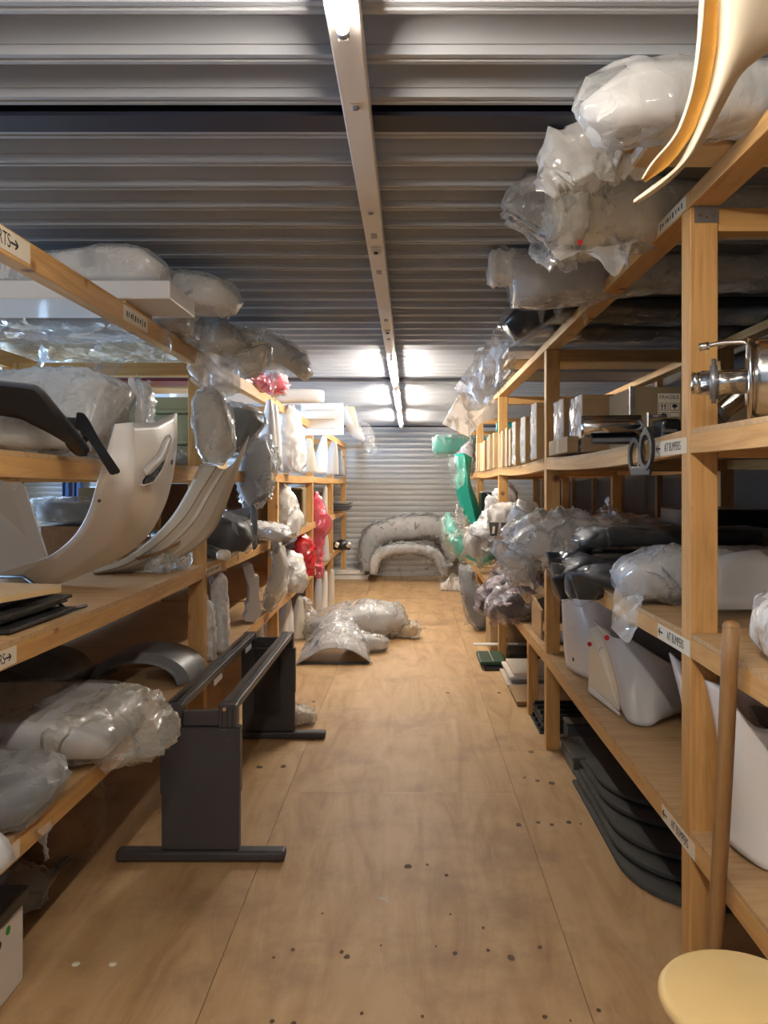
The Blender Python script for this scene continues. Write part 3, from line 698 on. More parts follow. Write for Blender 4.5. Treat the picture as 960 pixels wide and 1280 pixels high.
def fin(name, label, cat, px, py0, py1, d, w, mat, group=None, lean=0):
    p0, p1 = W(px, py0, d), W(px+lean, py1, d); h = p1.z-p0.z
    t = ribbon(name, [[p0+V(-w, 0, 0), p0.lerp(p1, .5)+V(-w*.75, 0, 0), p1+V(-w*.2, 0, 0)], [p0+V(0, -w*.6, 0), p0.lerp(p1, .5)+V(.1*w, -w*.5, 0), p1+V(.1*w, -w*.1, 0)], [p0+V(w, 0, 0), p0.lerp(p1, .55)+V(w*.7, 0, 0), p1+V(w*.35, 0, -h*.04)]], mat, None, .012, 14, 3, smooth_across=True)
    return tag(t, label, cat, group)
fin('fin_moulding', 'cream fin-shaped moulding next to the big white bag', 'moulding', 386, 591, 548, 8.4, .085, M['cream'], 'mouldings on the far left upper shelf')
fin('fin_moulding', 'pale pinkish fin moulding beside the third left post', 'moulding', 399, 592, 545, 9.5, .09, M['white'], 'mouldings on the far left upper shelf', 6)
fin('fin_moulding', 'light grey wedge moulding on the far left upper shelf', 'moulding', 413, 594, 552, 10.6, .11, M['lgrey'], 'mouldings on the far left upper shelf', 4)
fin('fin_moulding', 'dark bluish moulding at the far end of the left upper shelf', 'moulding', 425, 595, 562, 12.2, .075, M['grey'], 'mouldings on the far left upper shelf')
# ------------------------------------------------------------------ LEFT RACK, top
t = thing('foam_slab', 'long white slab laid across the top of the left rack', 'panel', V(-1.7, 3.25, 2.375))
box('board', (-2.5, 3.06, 2.392), (-.955, 3.42, 2.466), M['white'], t, .006)
for x in (-2.2, -1.2): box('batten', (x, 3.08, 2.3705), (x+.06, 3.40, 2.3915), M['cardl'], t)
parcel('film_parcel', 'tapered white part in film lying on the long white slab', 'parcel', [V(-2.3, 3.25, 2.50), V(-1.6, 3.25, 2.535), V(-1.2, 3.25, 2.56), V(-1.09, 3.25, 2.55), V(-1.03, 3.25, 2.53)], [(.12, .03), (.14, .065), (.13, .088), (.12, .075), (.08, .04)], M['white'], M['film'], e=5, crum=.014, freq=9, seed=21, shrink=.9)
parcel('film_parcel', 'grey film-wrapped panel spanning the left rack top', 'parcel', [V(-2.45, 3.72, 2.44), V(-1.7, 3.72, 2.44), V(-1.15, 3.72, 2.44), V(-1.05, 3.72, 2.43)], [(.27, .07), (.28, .07), (.27, .07), (.22, .05)], M['lgrey'], M['film_g'], e=4, crum=.014, freq=5, seed=22, m=40, n=40)
parcel('film_parcel', 'white film-wrapped bundle jutting over the left top rail', 'parcel', [V(-2.4, 3.72, 2.56), V(-1.5, 3.72, 2.575), V(-1.02, 3.70, 2.57), V(-.88, 3.68, 2.54), V(-.82, 3.68, 2.50)], [(.14, .07), (.16, .075), (.17, .09), (.14, .08), (.05, .03)], M['white'], M['film'], e=3.5, crum=.02, freq=9, seed=23, m=44, n=40)
parcel('film_parcel', 'clear film sack slumped over the left top rail by the first post', 'parcel', [V(-2.3, 4.35, 2.46), V(-1.4, 4.35, 2.47), V(-1.0, 4.30, 2.46), V(-.88, 4.25, 2.36), V(-.86, 4.22, 2.26)], [(.20, .08), (.22, .09), (.2, .09), (.13, .07), (.06, .03)], M['cream'], M['film_y'], e=3, crum=.03, freq=10, seed=24, m=44, n=40)
parcel('film_parcel', 'long dull film-wrapped bumper drooping out over the left top rail', 'parcel', [V(-2.2, 4.95, 2.47), V(-1.4, 4.95, 2.51), V(-.95, 4.9, 2.52), V(-.76, 4.85, 2.45), V(-.645, 4.8, 2.335)], [(.2, .09), (.22, .11), (.21, .12), (.16, .09), (.05, .035)], M['cream'], M['film_y'], e=3, crum=.022, freq=7, seed=25, m=44, n=40)
t = thing('hanging_film', 'torn clear film hanging from the left top rail in front of a bubble parcel', 'film', W(262, 470, 4.05))
for i in range(2): hangfilm('film', [W(228+i*25, 436+i*8, 4.08), W(250+i*20, 440+i*6, 4.06), W(285+i*10, 446, 4.05)], [W(240+i*25, 478+i*12, 4.04), W(262+i*20, 490+i*8, 4.02), W(292+i*8, 492, 4.03)], M['film_w'], t, seed=30+i, amp=.05, freq=11)
t = thing('hanging_film', 'narrow strip of clear film dangling from the left top rail', 'film', W(212, 430, 3.5))
hangfilm('film', [W(192, 398, 3.5), W(206, 398, 3.5), W(216, 404, 3.5)], [W(206, 440, 3.48), W(212, 446, 3.48), W(216, 446, 3.48)], M['film'], t, seed=36, amp=.015, freq=18)
t = thing('hanging_film', 'bluish corner of film sagging below the wrapped panel on the left rack', 'film', W(130, 465, 4.1))
hangfilm('film', [W(100, 446, 4.1), W(128, 450, 4.1), W(160, 444, 4.1)], [W(118, 474, 4.05), W(128, 482, 4.05), W(138, 470, 4.05)], M['film_g'], t, seed=37, amp=.02, freq=14)
t = slab('maroon_board', [V(-2.3, 5.35, 2.372), V(-1.14, 5.35, 2.372), V(-1.10, 5.62, 2.372), V(-2.3, 5.66, 2.372)], (0, 0, .02), M['maroon']); tag(t, 'maroon flat board lying across the left rack top', 'board')
t = slab('tan_board', [V(-2.3, 5.75, 2.372), V(-1.16, 5.75, 2.372), V(-1.13, 6.05, 2.372), V(-2.3, 6.1, 2.372)], (0, 0, .02), M['cardl']); tag(t, 'tan flat board lying across the left rack top', 'board')
parcel('film_scrap', 'crumpled pink film on the left top rail', 'film', [V(-1.16, 5.45, 2.41), V(-1.12, 5.62, 2.42), V(-1.10, 5.85, 2.40)], [(.04, .025), (.06, .045), (.04, .03)], None, M['film_pink'], crum=.03, freq=20, seed=26)
for i, (y, h) in enumerate(((5.35, .13), (5.68, .18))):
    t = thing('bottle', ['small white bottle left of the pink film on the left top rail', 'taller white bottle with dark cap by the pink film'][i], 'bottle', V(-1.15, y, 2.372))
    lathe('body', [(.0, 0), (.02, 0), (.021, .01), (.021, h*.7), (.009, h*.78), (.009, h*.82), (0, h*.82)], V(-1.215, y, 2.394 if i == 0 else 2.372), M['white'], t, n=14)
    lathe('cap', [(.0, h*.821), (.012, h*.821), (.012, h), (0, h)], V(-1.215, y, 2.394 if i == 0 else 2.372), M['white' if i == 0 else 'black'], t, n=12)
parcel('film_bag', 'pink and white bag on the left rack top past the second post', 'bag', [V(-1.25, 6.3, 2.44), V(-1.1, 6.3, 2.47), V(-1.0, 6.28, 2.43)], [(.07, .06), (.10, .10), (.05, .05)], M['pink'], M['film'], crum=.03, freq=14, seed=27)
t = tag(loft('wrapped_roll', [V(-2.1, 6.8, 2.435), V(-1.2, 6.8, 2.435), V(-.78, 6.78, 2.43), V(-.76, 6.78, 2.43)], [(.06, .06), (.062, .062), (.06, .06), (.05, .05)], M['whitematte'], n=24, m=20, e=3, crum=.006, freq=7, seed=3), 'white roll poking out over the left top rail', 'roll')
t = thing('tray', 'white shallow moulded tray hung outside the far left rack top', 'tray', W(403, 545, 8.6))
rbox('panel', W(403, 524, 8.6), (.47, .03, .36), M['white'], t, (8, 0, -4), .008)
for z in (-.10, 0, .10): rbox('ridge', W(400, 524, 8.555)+V(0, 0, z), (.34, .012, .012), M['cream'], t, (8, 0, -4), .003)
rbox('hook_lip', W(396, 505, 8.62)+V(-.1, .03, 0), (.55, .10, .012), M['white'], t, (0, 0, -4), .003)
parcel('film_bag', 'clear bag lying above the white tray on the left rack', 'bag', [V(-1.3, 9.05, 2.46), V(-1.05, 9.05, 2.50), V(-.88, 9.05, 2.49)], [(.1, .08), (.12, .11), (.08, .09)], M['lgrey'], M['film'], crum=.02, freq=10, seed=28)
t = thing('wing_bundle', 'cream wing mouldings in film at the far end of the left rack top', 'moulding', W(440, 540, 10.4))
ribbon('wing', [[W(418, 500, 10.4), W(428, 525, 10.35), W(440, 545, 10.3), W(453, 552, 10.3)], [W(430, 496, 10.3), W(437, 515, 10.25), W(447, 535, 10.2), W(455, 550, 10.2)], [W(440, 500, 10.4), W(445, 515, 10.4), W(448, 530, 10.4), W(456, 548, 10.3)]], M['cream'], t, .015, 16, 3, smooth_across=True)
hangfilm('film', [W(443, 520, 10.2), W(455, 526, 10.2), W(466, 535, 10.2)], [W(455, 560, 10.1), W(463, 568, 10.1), W(472, 566, 10.1)], M['film'], t, seed=40, amp=.03, freq=9)
loft('tip', [W(434, 494, 10.3), W(438, 500, 10.3)], (.05, .04), M['pink'], t, n=12, m=5, e=2)
loft('roll', [W(417, 498, 10.5), W(425, 494, 10.5), W(429, 492, 10.5)], [(.05, .08), (.05, .06), (.02, .03)], M['film'], t, n=16, m=10, crum=.02, freq=12)
# ------------------------------------------------------------------ LEFT RACK, middle shelf, farther bays
t = thing('wrapped_sheet', 'dark grey panel in clear film standing on the left middle shelf', 'panel', onZ(318, 686, 1.215))
ribbon('panel', [[W(278, 660, 5.0), W(300, 655, 5.05), W(321, 634, 5.12)], [W(278, 640, 5.2), W(300, 636, 5.2), W(317, 630, 5.2)]], M['grey'], t, .01, 14, 3)
ribbon('edge_panel', [[W(313, 632, 5.05), W(318, 631, 5.05), W(322, 640, 5.05)], [W(316, 688, 5.05), W(320, 686, 5.05), W(322, 682, 5.05)]], M['grey'], t, .012, 8, 3)
hangfilm('film', [W(274, 638, 4.98), W(296, 633, 4.98), W(318, 629, 5.0)], [W(272, 660, 4.9), W(296, 664, 4.9), W(316, 668, 4.95)], M['film_d'], t, seed=51, amp=.02)
parcel('film_bag', 'dark bulging clear bag in front of the dark panel on the left middle shelf', 'bag', [V(-1.42, 4.75, 1.31), V(-1.25, 4.72, 1.34), V(-1.08, 4.72, 1.33), V(-.98, 4.72, 1.27)], [(.10, .09), (.14, .125), (.14, .12), (.06, .05)], M['dgrey'], M['film_d'], crum=.03, freq=8, seed=52, m=40, n=40, shrink=.9)
t = thing('hose', 'cream-ended dark hose poking from the left middle shelf by the first post', 'hose', V(-1.2, 4.45, 1.215))
tube('body', [V(-1.5, 4.5, 1.36), V(-1.25, 4.45, 1.30), V(-1.09, 4.42, 1.25)], .03, M['dgrey'], t, 14, 10)
loft('end', [V(-1.1, 4.42, 1.25), V(-1.05, 4.41, 1.245), V(-1.03, 4.41, 1.243)], [(.03, .03), (.035, .032), (.02, .02)], M['cream'], t, n=14, m=8)
parcel('film_bag', 'flat clear bag lying at the edge of the left middle shelf by the second post', 'bag', [V(-1.5, 6.0, 1.29), V(-1.15, 6.0, 1.30), V(-1.0, 5.95, 1.27), V(-.94, 5.95, 1.20)], [(.18, .05), (.2, .06), (.16, .06), (.06, .04)], M['lgrey'], M['film'], crum=.025, freq=10, seed=53)
parcel('film_bag', 'tall cream bag standing on the left middle shelf past the second post', 'bag', [W(362, 668, 7.1), W(361, 650, 7.1), W(358, 628, 7.1), W(353, 608, 7.12), W(351, 604, 7.12)], [(.09, .10), (.13, .13), (.10, .12), (.04, .05), (.015, .02)], M['cream'], M['film_w'], e=2.4, crum=.022, freq=8, seed=54, m=40)
t = thing('open_box', 'olive open-fronted box on the left middle shelf', 'box', V(-1.32, 8.2, 1.215))
for a, b in (((-1.6, 8.3, 1.215), (-1.12, 8.32, 1.60)), ((-1.6, 8.0, 1.215), (-1.58, 8.29, 1.60)), ((-1.6, 8.0, 1.601), (-1.12, 8.32, 1.62)), ((-1.14, 8.1, 1.215), (-1.12, 8.29, 1.60))): box('side', a, b, M['cardd'], t, .004)
parcel('film_scrap', 'pink crumpled plastic inside the olive box', 'film', [V(-1.44, 8.12, 1.30), V(-1.36, 8.12, 1.42), V(-1.28, 8.12, 1.50)], [(.05, .04), (.07, .05), (.03, .03)], None, M['film_pink'], crum=.03, freq=14, seed=55)
parcel('film_bag', 'long bright red film bag draped down the left rack past the third post', 'bag', [W(394, 617, 9.35), W(397, 635, 9.3), W(400, 655, 9.3), W(397, 672, 9.3), W(396, 698, 9.3), W(397, 721, 9.3)], [(.03, .03), (.09, .09), (.125, .1), (.07, .05), (.08, .05), (.06, .04)], M['red'], M['film_pink'], crum=.03, freq=8, seed=56, m=50, shrink=.8)
fin('fin_moulding', 'pale green curved fin moulding behind the red bag', 'moulding', 404, 648, 608, 10.2, .05, M['cream'], None, 3)
t = thing('sheet_stack', 'stack of dark sheets with folded ends on the far left middle shelf', 'sheets', V(-1.1, 11.9, 1.25))
for i in range(6):
    ribbon('sheet', [[V(-1.7, 11.7, 1.26+i*.022), V(-1.1, 11.7, 1.262+i*.022), V(-.93+.02*(i % 3), 11.7, 1.275+i*.021), V(-.90+.02*(i % 3), 11.7, 1.29+i*.021)], [V(-1.7, 12.2, 1.26+i*.022), V(-1.1, 12.2, 1.262+i*.022), V(-.95, 12.2, 1.275+i*.021), V(-.92, 12.2, 1.29+i*.021)]], M['grey' if i % 2 else 'dgrey'], t, .008, 14, 2)
rbox('block', (-1.2, 12.0, 1.236), (.3, .3, .03), M['cardl'], t)
# ------------------------------------------------------------------ LEFT RACK, lower shelf
parcel('film_parcel', 'broad grey panel in shiny film drooping off the left lower shelf', 'parcel', [V(-2.15, 2.90, .77), V(-1.6, 2.90, .785), V(-1.24, 2.90, .775), V(-1.12, 2.88, .745), V(-1.06, 2.88, .71)], [(.29, .06), (.30, .065), (.30, .07), (.26, .07), (.20, .04)], M['lgrey'], M['film_d'], e=6, crum=.012, freq=8, seed=61, m=54, n=52, shrink=.93)
t = thing('loose_film', 'gathered shiny end of film on the broad grey panel', 'film', V(-.99, 2.9, .66))
link('film', loftmesh([V(-1.22, 2.90, .775), V(-1.13, 2.89, .755), V(-1.06, 2.86, .715), V(-1.01, 2.80, .64)], [(.29, .075), (.28, .085), (.22, .08), (.10, .05)], n=50, m=36, e=3, crum=.03, freq=12, seed=62), M['film_y'], t)
parcel('film_parcel', 'lower film-wrapped dark panel at the near end of the left lower shelf', 'parcel', [V(-2.0, 2.32, .73), V(-1.5, 2.32, .735), V(-1.18, 2.32, .725), V(-1.10, 2.32, .70)], [(.19, .065), (.21, .07), (.21, .065), (.15, .04)], M['dgrey'], M['film_g'], e=5, crum=.022, freq=9, seed=63, m=46, n=46)
t = ribbon('wheel_arch', [[V(-1.55, 2.12, .655), V(-1.30, 2.10, .74), V(-1.10, 2.05, .72), V(-1.04, 2.02, .66)], [V(-1.55, 1.9, .655), V(-1.30, 1.9, .76), V(-1.12, 1.9, .73), V(-1.06, 1.9, .66)]], M['lgrey'], None, .008, 20, 4); tag(t, 'light grey rounded panel edge at the near end of the left lower shelf', 'fender')
def fender(label, x0, x1, y0, y1, z, h, mat, seed):
    """front wing lying down: arched lip round a wheel opening with a flat skirt"""
    t = thing('fender', label, 'fender', V((x0+x1)/2, (y0+y1)/2, z), 'grey fenders on the left lower shelf')
    n = 9; c = (x0+x1)/2; r = (x1-x0)/2
    A = [V(c-r*math.cos(PI*i/n), y0, z+h*math.sin(PI*i/n)) for i in range(n+1)]
    B = [V(c-(r+.05)*math.cos(PI*i/n), y0+.05, z+(h+.04)*math.sin(PI*i/n)) for i in range(n+1)]
    Cc = [V(c-(r+.05)*math.cos(PI*i/n), y1, z+(h+.035)*math.sin(PI*i/n)) for i in range(n+1)]
    ribbon('wing', [A, B, Cc], mat, t, .006, 28, 3)
    return t
fender('grey arched fender beside the first left post', -1.56, -1.15, 3.80, 4.16, .654, .115, M['grey'], 1)
fender('dark fender arch far back on the left lower shelf', -2.05, -1.66, 3.35, 3.95, .676, .12, M['dgrey'], 2)
t = slab('wing_panel', [V(-2.1, 3.3, .655), V(-1.62, 3.25, .655), V(-1.56, 4.1, .655), V(-2.1, 4.1, .655)], (0, 0, .02), M['grey']); t.name = 'bonnet_half'; tag(t, 'flat dark grey bonnet half under the dark fender arch', 'panel')
for i, (x, y, h, r) in enumerate(((-1.14, 4.62, .46, .055), (-1.20, 4.42, .38, .055), (-1.15, 4.38, .34, .045))):
    parcel('bubble_roll', ['tallest upright bubble-wrapped roll on the left lower shelf', 'middle upright bubble-wrapped roll on the left lower shelf', 'shortest bubble-wrapped roll at the edge of the left lower shelf'][i], 'roll', [V(x, y, .655), V(x, y, .655+h*.5), V(x-.01, y, .655+h*.9), V(x-.01, y, .655+h)], [(r, r), (r, r), (r*.9, r*.9), (r*.5, r*.5)], M['white'], M['bubble'], 'upright rolls on the left lower shelf', e=2.2, crum=.012, freq=14, seed=65+i, n=24)
t = thing('plastic_bracket', 'white waisted bracket standing on the left lower shelf', 'bracket', onZ(318, 777, .654))
pts = [(306, 777), (305, 772), (309, 765), (307, 757), (311, 752), (312, 735), (305, 709), (313, 705), (316, 706), (319, 722), (321, 719), (324, 720), (324, 745), (327, 762), (326, 768), (318, 778)]
slab('plate', [W(x, y, 5.58) for x, y in pts], (-.05, .16, 0), M['white'], t, .004)
parcel('film_bag', 'bag of curved white tubes on the left lower shelf by the second post', 'bag', [W(335, 760, 6.1), W(345, 735, 6.05), W(350, 705, 6.05), W(346, 685, 6.1), W(340, 676, 6.1)], [(.05, .06), (.06, .08), (.06, .08), (.05, .06), (.02, .03)], M['cream'], M['film'], crum=.02, freq=10, seed=68, m=40)
fin('fin_moulding', 'white curved strip standing behind the bag of tubes', 'moulding', 352, 742, 690, 6.9, .05, M['white'])
parcel('film_bag', 'plump white bag on the left lower shelf past the second post', 'bag', [W(365, 738, 7.2), W(366, 722, 7.2), W(365, 702, 7.2), W(361, 688, 7.2)], [(.10, .11), (.14, .14), (.10, .12), (.02, .03)], M['whitematte'], M['film_w'], e=2.4, crum=.03, freq=8, seed=69, m=40)
parcel('film_bag', 'glossy red bag on the left lower shelf beside the third post', 'bag', [W(381, 719, 8.35), W(381, 700, 8.35), W(380, 680, 8.35), W(378, 669, 8.35)], [(.09, .09), (.12, .12), (.10, .10), (.03, .03)], M['red'], M['film_red'], e=2.4, crum=.02, freq=8, seed=70, m=36)
fin('fin_moulding', 'white tall strip on the far left lower shelf', 'moulding', 407, 702, 664, 10.1, .05, M['lgrey'])
t = thing('mask', 'black and white moulded part at the far end of the left lower shelf', 'part', onZ(426, 684, .654))
loft('shell', [V(-1.2, 11.9, .70), V(-1.05, 11.9, .72), V(-.92, 11.9, .70)], [(.08, .05), (.12, .08), (.07, .06)], M['black'], t, n=18, m=14, crum=.012, freq=9)
for x in (-1.13, -.95): loft('pad', [V(x, 11.78, .70), V(x+.03, 11.76, .76)], (.03, .03), M['white'], t, n=12, m=6)
# ------------------------------------------------------------------ floor under the left rack
parcel('film_sack', 'dark film sack on the floor under the left rack', 'bag', [V(-1.75, 3.35, .16), V(-1.5, 3.35, .19), V(-1.36, 3.35, .14)], [(.22, .14), (.26, .18), (.12, .10)], M['bark'], M['film_d'], e=2.6, crum=.04, freq=7, seed=71, m=36, n=36)
parcel('film_sack', 'paler crumpled film sack in front of the dark one under the left rack', 'bag', [V(-1.8, 2.95, .08), V(-1.55, 2.95, .09), V(-1.40, 2.98, .07)], [(.16, .07), (.18, .09), (.08, .05)], M['grey'], M['film_g'], e=2.6, crum=.035, freq=9, seed=72, m=36, n=36)
t = thing('lidded_bin', 'white bin with green dot and dark lid under the left rack', 'bin', V(-1.55, 2.3, 0))
box('body', (-1.8, 2.0, .001), (-1.285, 2.56, .26), M['white'], t, .01)
box('lid', (-1.82, 1.98, .261), (-1.275, 2.58, .31), M['dgrey'], t, .008)
def sd(px, py, r, m, nm):
    p = onX(px, py, -1.2845); slab(nm, [p+V(0, r*math.cos(2*PI*i/14), r*math.sin(2*PI*i/14)) for i in range(14)], (.0008, 0, 0), M[m], t)
sd(10, 1163, .014, 'brightgreen', 'green_dot'); sd(-1, 1183, .013, 'black', 'black_dot')
def cone(name, label, px, py, d, h, r, m, grp):
    p = W(px, py, d); p.z = .001
    t = loft(name, [p, p+V(0, 0, h*.5), p+V(.01, 0, h*.9), p+V(.01, 0, h)], [(r, r), (r*.8, r*.8), (r*.5, r*.5), (r*.2, r*.2)], m, None, n=20, m=14, e=2.4, crum=.008, freq=10, seed=px)
    return tag(t, label, 'moulding', grp)
G = 'white mouldings on the floor under the left rack'
cone('cone_moulding', 'white cone-shaped moulding on the floor behind the desk frame', 323, 818, 7.45, .34, .07, M['whitematte'], G)
cone('cone_moulding', 'white cone-shaped moulding beside the second left post foot', 335, 816, 7.55, .36, .075, M['whitematte'], G)
for i, (px, py, d, w, lab) in enumerate(((356, 800, 8.1, .10, 'nearest white fin standing on the floor under the left rack'), (371, 799, 8.2, .09, 'white fin standing on the floor right before the third left post'), (396, 764, 10.0, .06, 'grey-white fin on the floor right after the third left post'), (404, 762, 10.15, .05, 'narrow white fin in the middle of the far floor group'), (412, 758, 10.4, .06, 'cream fin at the far end of the floor group under the left rack'))):
    fin('floor_fin', lab, 'moulding', px, py, py-55+i*2, d, w, M[('white', 'cream', 'lgrey', 'white', 'cream')[i]], G, 3)
parcel('film_bag', 'clear bag around the floor fins by the third left post', 'bag', [V(-1.25, 8.35, .06), V(-1.13, 8.3, .16), V(-1.15, 8.3, .36), V(-1.2, 8.3, .46)], [(.12, .1), (.14, .11), (.08, .07), (.02, .02)], None, M['film'], crum=.03, freq=9, seed=73, m=34)
for i, (z, xr) in enumerate(((.0, -.72), (.085, -.78))):
    t = box('white_block', (-1.35, 13.35, z+.001), (xr, 13.7, z+.08), M['whitematte'], None, .01); tag(t, ['lower white block on the floor at the foot of the end wall', 'upper white block on the floor at the foot of the end wall'][i], 'block', 'white blocks by the end wall')
# ------------------------------------------------------------------ desk underframe in the aisle
dk = thing('desk_frame', 'charcoal steel desk underframe without a top, standing in the aisle', 'desk frame', V(-.915, 4.2, 0))
dm = M['desk']
def deskend(y, s):
    box('foot', (-1.285, y-.035, .006), (-.546, y+.035, .05), dm, dk, .012)
    for x in (-1.25, -.58): rod('glide', (x, y, .0005), (x, y, .0065), .018, M['black'], dk, 12)
    a, b = -1.09, -.742
    box('lower_panel', (a+.004, y-.022, .051), (b-.004, y+.022, .30), dm, dk, .006)
    # upper panel with a shallow curved lower hem
    up = [V(a, y-s*.026, .59)]+[V(a+(b-a)*i/10, y-s*.026, .298-.018*math.sin(PI*i/10)) for i in range(11)]+[V(b, y-s*.026, .59)]
    slab('upper_panel', up, (0, s*.052, 0), dm, dk, .003)
    for x in (-1.075, -.835):
        box('upright', (x, y-.03, .591), (x+.08, y+.03, .69), dm, dk, .004)
        for k in (.018, .04, .062): box('groove', (x+k-.003, y-.0312, .592), (x+k+.003, y-.0302, .672), M['black'], dk)
        rod('bolt', (x+.028, y-.0304, .672), (x+.028, y-.036, .672), .009, M['chrome'], dk, 12)
    box('cross_bar', (-.994, y-.012, .592), (-.836, y+.012, .66), dm, dk, .004)
deskend(3.38, 1); deskend(5.0, -1)
for x in (-1.075, -.835):
    box('long_rail', (x+.005, 3.411, .655), (x+.075, 4.969, .69), dm, dk, .004)
    box('rail_channel', (x+.030, 3.40, .6902), (x+.048, 4.97, .692), M['black'], dk)
for y in (3.9, 4.65): box('rail_tag', (-.9945, y, .628), (-.9905, y+.16, .656), M['lgrey'], dk)
box('modesty_panel', (-1.00, 4.93, .18), (-.84, 4.965, .60), M['satin'], dk, .003)
# ------------------------------------------------------------------ film-wrapped bumpers lying on the floor
t = thing('wrapped_bumper', 'grey bumper fanned out in silvery film on the aisle floor, nearest one', 'bumper', onZ(418, 830, 0))
P = lambda px, py, z: onZ(px, py, z)
yb = 7.07
front = [V(-1.03, yb, .02), V(-.95, yb, .10), V(-.80, yb, .185), V(-.66, yb, .20), V(-.52, yb, .17), V(-.40, yb, .08), V(-.36, yb, .02)]
low = [V(-1.05, yb-.04, .005), V(-.95, yb-.05, .06), V(-.80, yb-.05, .14), V(-.66, yb-.05, .155), V(-.52, yb-.05, .13), V(-.38, yb-.04, .05), V(-.34, yb-.03, .005)]
back = [V(-.98, yb+.35, .10), V(-.9, yb+.5, .2), V(-.8, yb+.6, .28), V(-.7, yb+.65, .30), V(-.6, yb+.6, .27), V(-.5, yb+.45, .2), V(-.42, yb+.3, .1)]
ribbon('shell', [low, front, back], M['lgrey'], t, .01, 26, 4, crum=.006, freq=6)
ribbon('film', [[p+V(0, -.02, .004) for p in low], [p+V(0, -.01, .025) for p in front], [p.lerp(q, .5)+V(0, 0, .055) for p, q in zip(front, back)], [p+V(0, .05, .03) for p in back], [V(p.x, p.y+.12, .01) for p in back]], M['film_g'], t, 0, 44, 10, crum=.022, freq=11, seed=80, smooth_across=True)
ribbon('inner_lip', [[p+V(0, .0, -.03) for p in front], [p+V(0, .12, -.05) for p in front]], M['dgrey'], t, .006, 20, 2)
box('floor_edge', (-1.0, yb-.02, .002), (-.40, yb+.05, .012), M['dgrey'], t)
parcel('wrapped_bumper', 'grey bumper heaped in silvery film on the aisle floor, behind the fanned one', 'bumper', [V(-1.0, 8.05, .12), V(-.75, 8.25, .17), V(-.45, 8.35, .20), V(-.2, 8.3, .18), V(-.06, 8.25, .11)], [(.14, .10), (.27, .16), (.30, .19), (.26, .17), (.08, .08)], M['lgrey'], M['film_g'], e=2.4, crum=.06, freq=5, seed=81, m=50, n=50, shrink=.78)
parcel('film_bag', 'tan loose end of film on the aisle floor right of the heaped bumper', 'bag', [V(-.10, 8.28, .08), V(.02, 8.26, .09), V(.10, 8.25, .07)], [(.07, .06), (.09, .08), (.07, .05)], M['cardl'], M['film_y'], crum=.03, freq=10, seed=82)
parcel('film_bag', 'folded grey film tail between the two wrapped bumpers on the floor', 'bag', [V(-.62, 7.62, .09), V(-.48, 7.58, .10), V(-.32, 7.62, .08), V(-.25, 7.72, .06)], [(.10, .07), (.13, .09), (.10, .07), (.05, .04)], M['lgrey'], M['film_g'], crum=.03, freq=8, seed=83)
parcel('film_bag', 'small clear bag on the floor by the far desk foot', 'bag', [V(-.84, 5.32, .05), V(-.76, 5.3, .06), V(-.65, 5.3, .04)], [(.06, .04), (.09, .065), (.04, .03)], M['cream'], M['film_y'], crum=.02, freq=15, seed=84)
t = slab('paper_scrap', [onZ(471, 1122, .0005), onZ(484, 1122, .0005), onZ(486, 1129, .0005)], (0, 0, .0006), M['paper']); tag(t, 'tiny white triangular paper scrap on the plywood floor', 'scrap')
# ------------------------------------------------------------------ car body parts in film against the end wall
def archbody(label, pts, d, rad, seed, depth):
    t = thing('wrapped_bumper', label, 'bumper', V(0, d, 0))
    spn = [W(x, y, d) for x, y in pts]
    link('contents', loftmesh(spn, [(r*.85, depth*.85) for r in rad], n=18, m=30, e=3, up=(0, 1, 0)), M['lgrey'], t)
    link('film', loftmesh(spn, [(r, depth) for r in rad], n=36, m=60, e=2.6, up=(0, 1, 0), crum=.06, freq=5, seed=seed), M['film_g'], t)
    flaps(t, spn, [(r, depth) for r in rad], 10, M['film_g'], seed, .16)
    return t
archbody('large film-covered bumper arching at the end wall, rear one', [(462, 712), (461, 690), (470, 670), (495, 662), (530, 659), (550, 663), (560, 680), (566, 700)], 13.45, [.16, .19, .22, .23, .23, .21, .18, .12], 90, .22)
t = archbody('smaller film-covered bumper arch in front at the end wall', [(467, 717), (469, 700), (480, 690), (505, 686), (530, 687), (545, 694), (553, 708), (557, 719)], 13.05, [.08, .11, .11, .10, .10, .11, .11, .08], 91, .14)
t = thing('film_sheet', 'milky film sheet closing the opening of the smaller bumper arch', 'film', V(0, 13.12, 0))
hangfilm('film', [W(482, 692, 13.1), W(512, 688, 13.1), W(542, 694, 13.1)], [W(480, 725.5, 13.1), W(512, 726, 13.1), W(545, 725.5, 13.1)], M['film_g'], t, 92, .03, 24, 5)
# ------------------------------------------------------------------ RIGHT RACK, top
parcel('film_roll', 'uppermost film-wrapped roll on the right rack, close under the roof', 'roll', [V(2.1, 1.93, 2.62), V(1.2, 1.92, 2.615), V(.70, 1.92, 2.61), V(.54, 1.92, 2.60), V(.455, 1.92, 2.585), V(.43, 1.92, 2.57)], [(.085, .065), (.09, .07), (.095, .085), (.10, .088), (.08, .07), (.03, .03)], M['lgrey'], M['film'], e=3, crum=.014, freq=9, seed=101, m=56, n=44, shrink=.88)
t = thing('loose_film', 'crumpled tape-bound film end below the uppermost roll on the right', 'film', V(.5, 2.25, 2.42))
link('film', loftmesh([V(.72, 2.25, 2.62), V(.58, 2.25, 2.62), V(.46, 2.25, 2.59), V(.40, 2.26, 2.52)], [(.07, .06), (.08, .085), (.07, .09), (.03, .04)], n=44, m=36, e=2.4, crum=.03, freq=13, seed=102), M['film_w'], t)
hangfilm('strap', [W(755, 160, 2.18), W(775, 158, 2.18), W(790, 165, 2.18)], [W(738, 205, 2.16), W(752, 225, 2.16), W(768, 228, 2.16)], M['film_y'], t, seed=103, amp=.02, freq=16)
